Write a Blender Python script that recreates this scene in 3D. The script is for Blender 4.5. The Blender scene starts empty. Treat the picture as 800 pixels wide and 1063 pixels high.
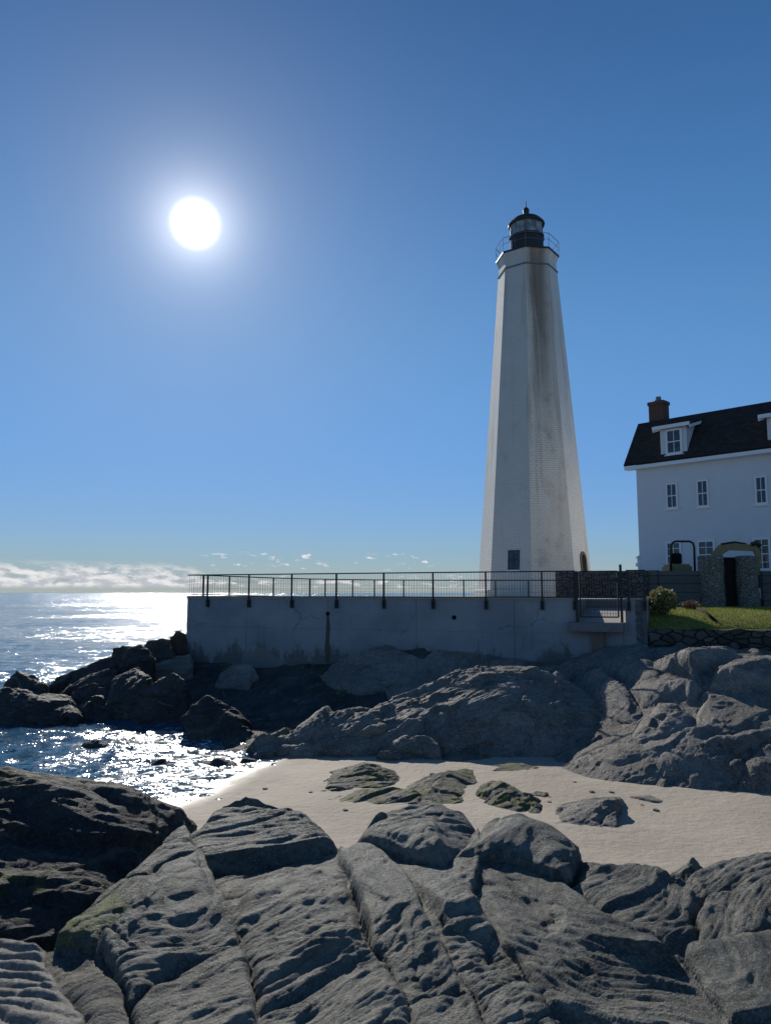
import bpy, bmesh, math, random
import numpy as np
from mathutils import Vector, Matrix

random.seed(7)
R = math.radians
S = bpy.context.scene
COL = S.collection

# ------------------------------------------------------------------ camera maths (photo pixels 800 x 1063)
FPX, CX, CY, EYE = 768.0, 400.0, 531.5, 4.6
TH = math.atan((615.3 - CY) / FPX)
CT, ST = math.cos(TH), math.sin(TH)
SEA = -0.22
SUN_AZ, SUN_EL = R(-15.1), R(26.7)
SUN_DIR = Vector((math.sin(SUN_AZ) * math.cos(SUN_EL), math.cos(SUN_AZ) * math.cos(SUN_EL), math.sin(SUN_EL)))


def ray(px, py):
    u = (px - CX) / FPX
    v = (CY - py) / FPX
    return Vector((u, CT - v * ST, ST + v * CT))


def P(px, py, Y):
    d = ray(px, py)
    t = Y / d.y
    return Vector((d.x * t, Y, EYE + d.z * t))


def G(px, py, z):
    d = ray(px, py)
    t = (z - EYE) / d.z
    return Vector((d.x * t, d.y * t, z))


# ------------------------------------------------------------------ numpy noise
_rng = np.random.RandomState(11)
_perm = np.concatenate([_rng.permutation(256)] * 3)
_g = _rng.normal(size=(256, 3))
_g /= np.linalg.norm(_g, axis=1)[:, None]


def pn(p, seed=0):
    p = np.asarray(p, float) + seed * 17.31
    i = np.floor(p).astype(np.int64)
    f = p - i
    i &= 255
    u = f * f * f * (f * (f * 6 - 15) + 10)
    out = np.zeros(len(p))
    for dx in (0, 1):
        wx = u[:, 0] if dx else 1 - u[:, 0]
        for dy in (0, 1):
            wy = u[:, 1] if dy else 1 - u[:, 1]
            for dz in (0, 1):
                wz = u[:, 2] if dz else 1 - u[:, 2]
                h = _perm[_perm[_perm[(i[:, 0] + dx) & 255] + ((i[:, 1] + dy) & 255)] + ((i[:, 2] + dz) & 255)]
                g = _g[h]
                d = g[:, 0] * (f[:, 0] - dx) + g[:, 1] * (f[:, 1] - dy) + g[:, 2] * (f[:, 2] - dz)
                out += wx * wy * wz * d
    return out


def fbm(p, octs=4, gain=0.5, seed=0):
    a, s, out = 1.0, 1.0, 0
    for k in range(octs):
        out = out + a * pn(p * s, seed + k)
        a *= gain
        s *= 2.03
    return out


def ridged(p, octs=3, gain=0.5, seed=0):
    a, s, out = 1.0, 1.0, 0
    for k in range(octs):
        out = out + a * (1 - 2.2 * np.abs(pn(p * s, seed + k)))
        a *= gain
        s *= 2.1
    return out


_wo = _rng.rand(4096, 3)
_wt = _rng.normal(size=(4096, 3))
_wh = _rng.rand(4096) * 2 - 1


def facets(p, seed=0, blend=0.05, tilt=0.42, off=0.16):
    """Broken blocks: every Voronoi cell is a plane with its own tilt and level, joined by short steep fracture faces."""
    p = np.asarray(p, float) + seed * 5.77
    ip = np.floor(p).astype(np.int64)
    n = len(p)
    d1, d2 = np.full(n, 1e9), np.full(n, 1e9)
    h1, h2 = np.zeros(n), np.zeros(n)
    for dx in (-1, 0, 1):
        for dy in (-1, 0, 1):
            for dz in (-1, 0, 1):
                c = ip + np.array([dx, dy, dz])
                k = (_perm[_perm[_perm[c[:, 0] & 255] + (c[:, 1] & 255)] + (c[:, 2] & 255)] * 16 + (c[:, 0] * 7 + c[:, 1] * 3 + c[:, 2]) % 16) & 4095
                v = p - c - _wo[k]
                d = np.sqrt((v * v).sum(1))
                h = off * _wh[k] + tilt * (v * _wt[k]).sum(1)
                near = d < d1
                mid = ~near & (d < d2)
                h2 = np.where(near, h1, np.where(mid, h, h2))
                d2 = np.where(near, d1, np.where(mid, d, d2))
                h1 = np.where(near, h, h1)
                d1 = np.where(near, d, d1)
    t = np.clip((d2 - d1) / blend, 0, 1)
    return h1 * (0.5 + 0.5 * t) + h2 * (0.5 - 0.5 * t), d2 - d1


def rock_disp(p, strike=25.0, dip=35.0, wl=0.45, seed=0, amp=1.0, ledge=1.0):
    """Relief of a foliated schist in metres: big lumps, sawtooth ledges along the foliation, fine ribs."""
    p = np.asarray(p, float)
    w = np.stack([pn(p * 0.45, seed + 3), pn(p * 0.45, seed + 5), pn(p * 0.45, seed + 8)], 1)
    w2 = np.stack([pn(p * 1.7, seed + 13), pn(p * 1.7, seed + 15), pn(p * 1.7, seed + 18)], 1)
    q = p + w * 1.1 + w2 * 0.16
    s, d = R(strike), R(dip)
    n = np.array([-math.sin(s) * math.sin(d), math.cos(s) * math.sin(d), math.cos(d)])
    a = np.array([math.cos(s), math.sin(s), 0.0])
    b = np.cross(n, a)
    qa, qb, qn = q @ a, q @ b, q @ n
    lumps = fbm(q * 0.8, 3, 0.5, seed + 20) + 0.20 * fbm(np.stack([qa * 1.1, qb * 2.0, qn * 4.0], 1), 4, 0.6, seed + 21)
    t = qn / wl + 0.5 * pn(np.stack([qa * 0.6, qb * 0.6, qn * 0.6], 1), seed + 24)
    fr = t - np.floor(t)
    saw = fr * (1 - fr ** 9)
    m = np.clip(0.5 + 1.5 * pn(np.stack([qa * 0.7, qb * 1.0, qn * 1.6], 1), seed + 26), 0, 1.2)
    t2 = qn / (wl * 0.31) + 0.7 * pn(np.stack([qa * 1.4, qb * 1.6, qn * 2.0], 1), seed + 27)
    fr2 = t2 - np.floor(t2)
    saw2 = fr2 * (1 - fr2 ** 7)
    m2 = np.clip(0.35 + 1.8 * pn(np.stack([qa * 1.5, qb * 2.0, qn * 3.0], 1), seed + 28), 0, 1.2)
    ribs = ridged(np.stack([qa * 1.1, qb * 2.5, qn * 9.0], 1), 3, 0.55, seed + 30)
    fine = fbm(np.stack([qa * 4, qb * 7, qn * 17], 1), 3, 0.6, seed + 40)
    f1, e1 = facets(np.stack([qa / 1.5, qb / 0.85, qn / 0.7], 1), seed + 1, 0.06)
    f2, e2 = facets(np.stack([qa / 0.55, qb / 0.30, qn / 0.26], 1), seed + 2, 0.12)
    f3, e3 = facets(np.stack([qa / 0.22, qb / 0.10, qn / 0.085], 1), seed + 3, 0.2)
    gate = np.clip(0.55 + 1.6 * pn(p * 0.8, seed + 56), 0.2, 1)
    g3 = np.clip(0.5 + 1.8 * pn(p * 1.5, seed + 58), 0.1, 1.1)
    cr = np.exp(-e1 / 0.022) * gate
    return amp * (-0.050 * cr + 0.17 * f1 + 0.044 * f2 * gate + 0.038 * f3 * g3 + 0.08 * lumps + ledge * (0.020 * saw * m + 0.016 * saw2 * m2) + 0.016 * ribs + 0.018 * fine)


# ------------------------------------------------------------------ mesh helpers
ORIGIN = {}


def org(o):
    return ORIGIN.get(o.name, Vector((0, 0, 0)))


def tag(o, label=None, cat=None, group=None, kind=None):
    if label:
        o['label'] = label
    if cat:
        o['category'] = cat
    if group:
        o['group'] = group
    if kind:
        o['kind'] = kind
    elif cat:
        o['kind'] = 'thing'
    return o


def thing(name, loc, label, cat, group=None):
    o = bpy.data.objects.new(name, None)
    o.empty_display_size = 0.2
    COL.objects.link(o)
    o.location = loc
    ORIGIN[o.name] = Vector(loc)
    return tag(o, label, cat, group)


def link_mesh(name, me, mat, parent=None, smooth=False, origin=None):
    """me is in world coordinates; re-origins it under its thing or on its own base."""
    mats = mat if isinstance(mat, (list, tuple)) else [mat]
    for m in mats:
        me.materials.append(m)
    n = len(me.vertices)
    co = np.empty(n * 3, np.float32)
    me.vertices.foreach_get('co', co)
    co = co.reshape(-1, 3)
    if parent is not None:
        o0 = org(parent)
    elif origin is not None:
        o0 = Vector(origin)
    else:
        o0 = Vector(((co[:, 0].min() + co[:, 0].max()) / 2, (co[:, 1].min() + co[:, 1].max()) / 2, co[:, 2].min()))
    co -= np.array(o0, np.float32)
    me.vertices.foreach_set('co', co.ravel())
    if smooth:
        me.polygons.foreach_set('use_smooth', [True] * len(me.polygons))
    me.update()
    o = bpy.data.objects.new(name, me)
    COL.objects.link(o)
    if parent is not None:
        o.parent = parent
    else:
        o.location = o0
    ORIGIN[o.name] = Vector(o0)
    return o


class MB:
    def __init__(self):
        self.v, self.f, self.mi = [], [], []
        self.m = 0

    def add(self, vs, fs):
        b = len(self.v)
        self.v += [tuple(v) for v in vs]
        self.f += [tuple(i + b for i in f) for f in fs]
        self.mi += [self.m] * len(fs)
        return self

    def obox(self, c, ax, ay, az, sx, sy, sz):
        """box centred at c with half-lengths along three axes"""
        c, ax, ay, az = Vector(c), Vector(ax), Vector(ay), Vector(az)
        vs = [c + ax * (sx * i) + ay * (sy * j) + az * (sz * k) for k in (-1, 1) for j in (-1, 1) for i in (-1, 1)]
        return self.add(vs, [(0, 2, 3, 1), (4, 5, 7, 6), (0, 1, 5, 4), (2, 6, 7, 3), (0, 4, 6, 2), (1, 3, 7, 5)])

    def bar(self, a, b, w, h=None, up=(0, 0, 1)):
        a, b = Vector(a), Vector(b)
        h = h or w
        d = (b - a)
        L = d.length
        d = d / L
        up = Vector(up)
        if abs(d.dot(up)) > 0.98:
            up = Vector((0, 1, 0))
        s = d.cross(up).normalized()
        u = s.cross(d)
        return self.obox((a + b) / 2, d, s, u, L / 2, w / 2, h / 2)

    def tube(self, pts, r, n=10, caps=True):
        pts = [Vector(p) for p in pts]
        rs = r if isinstance(r, (list, tuple)) else [r] * len(pts)
        vs, fs = [], []
        prev = None
        for i, p in enumerate(pts):
            d = (pts[min(i + 1, len(pts) - 1)] - pts[max(i - 1, 0)]).normalized()
            if prev is None:
                a = d.orthogonal().normalized()
            else:
                a = (prev - d * prev.dot(d)).normalized()
            prev = a
            b = d.cross(a)
            for k in range(n):
                t = 2 * math.pi * k / n
                vs.append(p + (a * math.cos(t) + b * math.sin(t)) * rs[i])
        for i in range(len(pts) - 1):
            for k in range(n):
                k2 = (k + 1) % n
                fs.append((i * n + k, i * n + k2, (i + 1) * n + k2, (i + 1) * n + k))
        if caps:
            fs.append(tuple(reversed(range(n))))
            fs.append(tuple((len(pts) - 1) * n + k for k in range(n)))
        return self.add(vs, fs)

    def lathe(self, c, prof, n=32, rot=0.0, cap=True):
        c = Vector(c)
        vs, fs = [], []
        for r, z in prof:
            for k in range(n):
                t = 2 * math.pi * k / n + rot
                vs.append(c + Vector((r * math.cos(t), r * math.sin(t), z)))
        for i in range(len(prof) - 1):
            for k in range(n):
                k2 = (k + 1) % n
                fs.append((i * n + k, i * n + k2, (i + 1) * n + k2, (i + 1) * n + k))
        if cap:
            fs.append(tuple(reversed(range(n))))
            fs.append(tuple((len(prof) - 1) * n + k for k in range(n)))
        return self.add(vs, fs)

    def prism(self, poly, z0, z1):
        n = len(poly)
        vs = [(p[0], p[1], z0) for p in poly] + [(p[0], p[1], z1) for p in poly]
        fs = [tuple(reversed(range(n))), tuple(range(n, 2 * n))]
        fs += [(i, (i + 1) % n, n + (i + 1) % n, n + i) for i in range(n)]
        return self.add(vs, fs)

    def build(self, name, mat, parent=None, smooth=False, bevel=0.0, origin=None, uv=None):
        me = bpy.data.meshes.new(name)
        me.from_pydata(self.v, [], self.f)
        if bevel > 0:
            bm = bmesh.new()
            bm.from_mesh(me)
            bmesh.ops.recalc_face_normals(bm, faces=bm.faces[:])
            bmesh.ops.bevel(bm, geom=[e for e in bm.edges if len(e.link_faces) == 2 and e.calc_face_angle(0) > 0.5],
                            offset=bevel, segments=2, affect='EDGES', clamp_overlap=True)
            bm.to_mesh(me)
            bm.free()
        else:
            if isinstance(mat, (list, tuple)):
                me.polygons.foreach_set('material_index', self.mi)
            bm = bmesh.new()
            bm.from_mesh(me)
            bmesh.ops.recalc_face_normals(bm, faces=bm.faces[:])
            bm.to_mesh(me)
            bm.free()
        return link_mesh(name, me, mat, parent, smooth, origin)


# ------------------------------------------------------------------ materials
class NT:
    def __init__(self, tree):
        self.t = tree
        tree.nodes.clear()

    def n(self, typ, **kw):
        nd = self.t.nodes.new(typ)
        ins = {}
        for k, v in kw.items():
            if k.startswith('i_'):
                ins[k[2:].replace('_', ' ')] = v
            elif k.startswith('x'):
                ins[int(k[1:])] = v
            else:
                setattr(nd, k, v)
        for k, v in ins.items():
            sock = nd.inputs[k]
            if isinstance(v, bpy.types.NodeSocket):
                self.t.links.new(v, sock)
            else:
                sock.default_value = v
        return nd

    def math(self, op, a, b=0.0, c=None, clamp=False):
        nd = self.n('ShaderNodeMath', operation=op, use_clamp=clamp, x0=a, x1=b)
        if c is not None:
            if isinstance(c, bpy.types.NodeSocket):
                self.t.links.new(c, nd.inputs[2])
            else:
                nd.inputs[2].default_value = c
        return nd.outputs[0]

    def vmath(self, op, a, b=(0, 0, 0)):
        nd = self.n('ShaderNodeVectorMath', operation=op, x0=a, x1=b)
        return nd.outputs['Value'] if op in ('DOT_PRODUCT', 'LENGTH', 'DISTANCE') else nd.outputs[0]

    def ramp(self, fac, stops, interp='LINEAR'):
        nd = self.n('ShaderNodeValToRGB', i_Fac=fac)
        cr = nd.color_ramp
        cr.interpolation = interp
        while len(cr.elements) < len(stops):
            cr.elements.new(0.5)
        for e, (p, c) in zip(cr.elements, stops):
            e.position = p
            e.color = c if len(c) == 4 else (*c, 1)
        return nd.outputs[0]

    def smooth(self, v, lo, hi):
        nd = self.n('ShaderNodeMapRange', interpolation_type='SMOOTHSTEP', i_Value=v)
        nd.inputs['From Min'].default_value = lo
        nd.inputs['From Max'].default_value = hi
        return nd.outputs[0]

    def mix(self, fac, a, b, blend='MIX'):
        nd = self.n('ShaderNodeMix', data_type='RGBA', blend_type=blend, clamp_factor=True)
        for idx, v in ((0, fac), (6, a), (7, b)):
            if isinstance(v, bpy.types.NodeSocket):
                self.t.links.new(v, nd.inputs[idx])
            else:
                nd.inputs[idx].default_value = v if idx == 0 or len(v) == 4 else (*v, 1)
        return nd.outputs[2]

    def noise(self, vec, scale, detail=4.0, rough=0.55, out=0, dist=0.0):
        nd = self.n('ShaderNodeTexNoise', i_Vector=vec, i_Scale=scale, i_Detail=detail, i_Roughness=rough, i_Distortion=dist)
        return nd.outputs[out]

    def bump(self, h, strength, dist, normal=None):
        nd = self.n('ShaderNodeBump', i_Height=h, i_Strength=strength, i_Distance=dist)
        if normal is not None:
            self.t.links.new(normal, nd.inputs['Normal'])
        return nd.outputs[0]

    def mapping(self, vec, rot=(0, 0, 0), scale=(1, 1, 1), loc=(0, 0, 0)):
        return self.n('ShaderNodeMapping', i_Vector=vec, i_Rotation=rot, i_Scale=scale, i_Location=loc).outputs[0]


def new_mat(name):
    m = bpy.data.materials.new(name)
    m.use_nodes = True
    return m, NT(m.node_tree)


def out(nt, **kw):
    kk = {}
    for k, v in kw.items():
        kk['i_' + k] = v
    b = nt.n('ShaderNodeBsdfPrincipled', **kk)
    o = nt.n('ShaderNodeOutputMaterial')
    nt.t.links.new(b.outputs[0], o.inputs[0])
    return b


def simple(name, col, rough=0.6, metal=0.0, var=0.12, scale=6.0, bump=0.0, spec=0.5):
    m, t = new_mat(name)
    pos = t.n('ShaderNodeTexCoord').outputs['Object']
    nz = t.noise(pos, scale, 5)
    c = t.mix(nz, tuple(x * (1 - var) for x in col), tuple(min(1, x * (1 + var)) for x in col))
    kw = dict(Base_Color=c, Roughness=rough, Metallic=metal, Specular_IOR_Level=spec)
    if bump:
        kw['Normal'] = t.bump(t.noise(pos, scale * 6, 6), 0.6, bump)
    out(t, **kw)
    return m


def rock_mat(name, dark, light, strike=25, dip=35, moss=0.0, rough=0.62, vein=0.5, grain=1.0, moss_up=0.2, spot=None, spec=0.35):
    m, t = new_mat(name)
    geo = t.n('ShaderNodeNewGeometry')
    pos = geo.outputs['Position']
    warp = t.noise(pos, 0.6, 3, 0.5, out=1)
    wv = t.n('ShaderNodeVectorMath', operation='MULTIPLY_ADD', x0=warp, x1=(1.1, 1.1, 1.1), x2=pos).outputs[0]
    fol = t.mapping(t.mapping(t.mapping(wv, rot=(0, 0, R(-strike))), rot=(R(-dip), 0, 0)), scale=(1.0, 2.2, 9.0))
    big = t.noise(pos, 0.55, 5, 0.6)
    bands = t.noise(fol, 1.3, 6, 0.65)
    ribs = t.noise(fol, 5.0, 6, 0.7)
    gr = t.noise(pos, 42.0 * grain, 5, 0.7)
    gr2 = t.noise(pos, 150.0 * grain, 2, 0.6)
    f = t.math('ADD', t.math('MULTIPLY', big, 0.5), t.math('MULTIPLY', bands, 0.5))
    f = t.smooth(f, 0.40, 0.61)
    col = t.mix(f, dark, light)
    # mineral speckle
    col = t.mix(t.math('MULTIPLY', t.smooth(gr, 0.48, 0.70), 0.7), col, tuple(min(1, x * 1.75 + 0.02) for x in light))
    col = t.mix(t.math('MULTIPLY', t.smooth(gr2, 0.55, 0.3), 0.0), col, tuple(x * 0.4 for x in dark))
    md_ = t.noise(pos, 17.0, 6, 0.7)
    col = t.mix(t.math('MULTIPLY', t.smooth(md_, 0.52, 0.36), 0.55), col, tuple(x * 0.55 for x in dark))
    # rusty / tan weathering stains with shapes of their own
    st = t.smooth(t.noise(wv, 1.1, 6, 0.65), 0.56, 0.72)
    col = t.mix(t.math('MULTIPLY', st, 0.38), col, (0.20, 0.165, 0.12))
    # pale quartz veins
    vn = t.n('ShaderNodeTexVoronoi', feature='DISTANCE_TO_EDGE', i_Vector=t.mapping(wv, rot=(0.4, 0.2, R(-strike)), scale=(0.35, 0.8, 0.6)), i_Scale=0.9).outputs['Distance']
    vm = t.math('MULTIPLY', t.smooth(vn, 0.020, 0.004), t.smooth(t.noise(pos, 2.2, 3), 0.42, 0.56))
    col = t.mix(t.math('MULTIPLY', vm, vein), col, (0.40, 0.36, 0.29))
    if moss > 0:
        nz = t.n('ShaderNodeSeparateXYZ', i_Vector=geo.outputs['Normal']).outputs[2]
        mm = t.math('MULTIPLY', t.smooth(t.noise(pos, 1.6, 7, 0.7), 0.62 - 0.25 * moss, 0.72 - 0.2 * moss), t.smooth(nz, moss_up, moss_up + 0.35))
        mc = t.mix(t.noise(pos, 9, 4), (0.13, 0.145, 0.035), (0.34, 0.34, 0.09))
        col = t.mix(mm, col, mc)
    if spot:
        sp = t.n('ShaderNodeVectorMath', operation='DISTANCE', x0=pos, x1=spot[0]).outputs['Value']
        mm = t.math('MULTIPLY', t.smooth(sp, spot[1], spot[1] * 0.25), t.smooth(t.noise(pos, 9, 6, 0.7), 0.40, 0.58))
        col = t.mix(mm, col, (0.24, 0.29, 0.05))
    crack = t.n('ShaderNodeTexVoronoi', feature='DISTANCE_TO_EDGE', i_Vector=t.mapping(wv, rot=(0.2, 0.5, R(-strike - 12)), scale=(0.5, 1.5, 1.2)), i_Scale=1.5).outputs['Distance']
    ck = t.math('MULTIPLY', t.smooth(crack, 0.025, 0.0), t.smooth(t.noise(pos, 1.3, 2), 0.45, 0.62))
    h = t.math('SUBTRACT', t.math('MULTIPLY', ribs, 1.0), t.math('MULTIPLY', ck, 0.7))
    nrm = t.bump(h, 1.0, 0.11)
    nrm = t.bump(t.noise(fol, 1.6, 5, 0.6), 1.0, 0.16, nrm)
    nrm = t.bump(t.noise(pos, 9.0, 8, 0.72), 1.0, 0.13, nrm)
    nrm = t.bump(gr, 1.0, 0.055 / grain, nrm)
    rg = t.mix(gr, (rough - 0.08,) * 3, (rough + 0.14,) * 3)
    out(t, Base_Color=col, Roughness=rg, Normal=nrm, Specular_IOR_Level=spec)
    return m


M = {}
M['rock_near'] = rock_mat('foreground_schist', (0.120, 0.123, 0.106), (0.375, 0.37, 0.318), strike=48, dip=42, vein=0.7, grain=1.5)
M['rock_moss_spot'] = rock_mat('foreground_schist_green_spot', (0.120, 0.123, 0.106), (0.375, 0.37, 0.318), strike=48, dip=42, vein=0.7, grain=1.5, spot=None)
M['rock_tan'] = rock_mat('tan_schist', (0.22, 0.21, 0.175), (0.36, 0.335, 0.28), strike=14, dip=30, grain=1.4, rough=0.75)
M['rock_ripple'] = rock_mat('pale_rippled_stone', (0.42, 0.395, 0.345), (0.62, 0.58, 0.51), strike=10, dip=10, grain=1.3, rough=0.8, vein=0.0)
M['rock_dark'] = rock_mat('wet_and_shaded_schist', (0.050, 0.054, 0.055), (0.145, 0.148, 0.142), strike=20, dip=30, moss=0.22, rough=0.62, vein=0.4, spec=0.2)  # dark tone: wet rock, plus shade of wall and near faces painted in
M['rock_mid'] = rock_mat('middle_schist', (0.20, 0.18, 0.155), (0.47, 0.43, 0.37), strike=28, dip=38, rough=0.65, grain=0.7)
M['rock_pale'] = rock_mat('pale_slope_schist', (0.25, 0.23, 0.205), (0.50, 0.46, 0.405), strike=22, dip=30, rough=0.7, grain=0.7)
M['rock_moss'] = rock_mat('mossy_rock', (0.13, 0.12, 0.10), (0.29, 0.27, 0.225), strike=12, dip=25, moss=0.62, rough=0.65, grain=0.8, moss_up=0.35)
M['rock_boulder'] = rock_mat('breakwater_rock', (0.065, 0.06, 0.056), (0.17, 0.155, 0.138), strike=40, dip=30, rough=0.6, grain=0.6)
M['rock_red'] = rock_mat('reddish_breakwater_rock', (0.10, 0.07, 0.055), (0.19, 0.13, 0.10), strike=40, dip=50, rough=0.65, grain=0.6)


SHORE = (Vector((-5.35, 18.6, 0)), Vector((-4.0, 22.9, 0)))


def m_sand():
    m, t = new_mat('beach_sand')
    pos = t.n('ShaderNodeNewGeometry').outputs['Position']
    a = t.noise(pos, 0.35, 5, 0.55)
    b = t.noise(pos, 90, 3, 0.7)
    col = t.mix(t.smooth(a, 0.3, 0.7), (0.32, 0.272, 0.21), (0.41, 0.352, 0.275))
    col = t.mix(t.math('MULTIPLY', t.smooth(b, 0.55, 0.75), 0.35), col, (0.17, 0.145, 0.115))
    # wet band along the water line
    p1, p2 = SHORE
    d = (p2 - p1).normalized()
    nrm = Vector((d.y, -d.x, 0))
    s = t.math('SUBTRACT', t.vmath('DOT_PRODUCT', pos, nrm), p1.dot(nrm))
    s = t.math('ADD', s, t.math('MULTIPLY', t.math('SUBTRACT', t.noise(pos, 0.7, 3), 0.5), 1.2))
    wet = t.smooth(s, 1.9, 0.7)
    col = t.mix(wet, col, (0.15, 0.128, 0.105))
    # damp hollows
    damp = t.smooth(t.noise(t.mapping(pos, scale=(0.35, 1.0, 1)), 0.6, 4), 0.56, 0.68)
    col = t.mix(t.math('MULTIPLY', damp, 0.35), col, (0.20, 0.175, 0.145))
    h = t.math('ADD', t.math('MULTIPLY', t.noise(pos, 7, 5, 0.6), 1.0), t.math('MULTIPLY', b, 0.10))
    rg = t.mix(wet, (0.85,) * 3, (0.35,) * 3)
    out(t, Base_Color=col, Roughness=rg, Normal=t.bump(h, 1.0, 0.03), Specular_IOR_Level=0.3)
    return m


def m_sea():
    m, t = new_mat('sea_water')
    geo = t.n('ShaderNodeNewGeometry')
    pos = geo.outputs['Position']
    big = t.noise(t.mapping(pos, scale=(0.006, 0.02, 1)), 1.0, 4)
    col = t.mix(t.smooth(big, 0.35, 0.65), (0.020, 0.075, 0.125), (0.028, 0.10, 0.15))
    slope = None
    for sc, amp, sx in ((0.22, 0.26, 0.55), (0.9, 0.36, 0.7), (3.3, 0.46, 0.8), (15.0, 0.56, 1.0)):
        nz = t.noise(t.mapping(pos, scale=(sc * sx, sc, sc)), 1.0, 2, 0.5, out=1)
        v = t.n('ShaderNodeVectorMath', operation='MULTIPLY_ADD', x0=nz, x1=(amp * 2, amp * 2, 0), x2=(-amp, -amp, 0)).outputs[0]
        slope = v if slope is None else t.vmath('ADD', slope, v)
    # gusts: calmer and rougher patches of sea
    gust = t.noise(t.mapping(pos, scale=(0.010, 0.045, 1)), 1.0, 4, 0.6)
    g = t.smooth(gust, 0.38, 0.62)
    k = t.math('MULTIPLY_ADD', g, 0.6, 0.6)
    slope = t.n('ShaderNodeVectorMath', operation='SCALE', x0=slope)
    t.t.links.new(k, slope.inputs['Scale'])
    nrm = t.vmath('NORMALIZE', t.vmath('ADD', geo.outputs['Normal'], slope.outputs[0]))
    # swash: broken white lines in the shallows
    p1, p2 = SHORE
    d_ = (p2 - p1).normalized()
    n_ = Vector((d_.y, -d_.x, 0))
    sd_ = t.math('SUBTRACT', t.vmath('DOT_PRODUCT', pos, n_), p1.dot(n_))
    wv = t.n('ShaderNodeVectorMath', operation='MULTIPLY_ADD', x0=t.noise(pos, 0.9, 4, 0.6, out=1), x1=(1.2, 1.2, 0), x2=pos).outputs[0]
    ln = t.math('ABSOLUTE', t.math('SUBTRACT', t.noise(wv, 0.75, 3, 0.55), 0.5))
    fo = t.math('MULTIPLY', t.smooth(ln, 0.035, 0.004), t.smooth(t.noise(pos, 1.9, 4, 0.65), 0.44, 0.58))
    fo = t.math('MULTIPLY', fo, t.math('MULTIPLY', t.smooth(sd_, -7.5, -1.0), t.smooth(t.n('ShaderNodeSeparateXYZ', i_Vector=pos).outputs[1], 33.0, 27.0)))
    col = t.mix(t.math('MULTIPLY', fo, 0.85), col, (0.75, 0.76, 0.78))
    rgh = t.math('MULTIPLY_ADD', fo, 0.5, 0.11)
    out(t, Base_Color=col, Roughness=rgh, IOR=1.333, Normal=nrm, Specular_IOR_Level=0.5)
    return m


WDX, WDY = 0.93, -0.368


def m_wall():
    m, t = new_mat('painted_concrete')
    geo = t.n('ShaderNodeNewGeometry')
    pos = geo.outputs['Position']
    z = t.n('ShaderNodeSeparateXYZ', i_Vector=pos).outputs[2]
    a = t.noise(pos, 0.5, 6, 0.6)
    col = t.mix(t.smooth(a, 0.3, 0.7), (0.215, 0.23, 0.25), (0.285, 0.30, 0.318))
    # algae and splash stains creeping up from the rocks, uneven tongues
    tongue = t.noise(t.mapping(pos, scale=(1.1, 1.1, 0.25)), 1.0, 6, 0.7)
    fine = t.noise(pos, 5, 6, 0.7)
    lim = t.math('MULTIPLY_ADD', tongue, 3.0, 0.75)
    lim = t.math('ADD', lim, t.math('MULTIPLY', t.math('SUBTRACT', fine, 0.5), 1.2))
    st = t.smooth(t.math('SUBTRACT', lim, z), 0.0, 0.5)
    col = t.mix(t.math('MULTIPLY', st, 0.72), col, (0.085, 0.08, 0.06))
    # faint vertical runs
    run = t.noise(t.mapping(pos, scale=(2.6, 2.6, 0.12)), 1.0, 4, 0.6)
    col = t.mix(t.math('MULTIPLY', t.smooth(run, 0.55, 0.75), 0.4), col, (0.16, 0.16, 0.155))
    # pour joints every few metres, with hairline cracks
    al = t.math('DIVIDE', t.vmath('DOT_PRODUCT', pos, (WDX, WDY, 0.0)), 4.05)
    jn = t.smooth(t.math('ABSOLUTE', t.math('SUBTRACT', t.math('FRACT', al), 0.5)), 0.0055, 0.0025)
    jz = t.smooth(t.math('ABSOLUTE', t.math('SUBTRACT', z, 3.05)), 0.02, 0.008)
    col = t.mix(t.math('MULTIPLY', t.math('MAXIMUM', jn, t.math('MULTIPLY', jz, 0.5)), 0.55), col, (0.09, 0.09, 0.088))
    cw_ = t.n('ShaderNodeVectorMath', operation='MULTIPLY_ADD', x0=t.noise(pos, 1.6, 5, 0.6, out=1), x1=(0.7, 0.7, 0.7), x2=pos).outputs[0]
    ce = t.n('ShaderNodeTexVoronoi', feature='DISTANCE_TO_EDGE', i_Vector=cw_, i_Scale=0.35).outputs['Distance']
    col = t.mix(t.math('MULTIPLY', t.math('MULTIPLY', t.smooth(ce, 0.012, 0.003), t.smooth(t.noise(pos, 0.6, 2), 0.5, 0.6)), 0.5), col, (0.08, 0.078, 0.072))
    patch = t.smooth(t.noise(t.mapping(pos, scale=(0.45, 0.45, 0.8)), 1.0, 2, 0.4), 0.56, 0.60)
    col = t.mix(t.math('MULTIPLY', patch, 0.22), col, (0.36, 0.37, 0.38))
    nrm = t.bump(t.math('SUBTRACT', t.noise(pos, 14, 6), jn), 0.7, 0.014)
    out(t, Base_Color=col, Roughness=0.85, Normal=nrm, Specular_IOR_Level=0.2)
    return m


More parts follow.
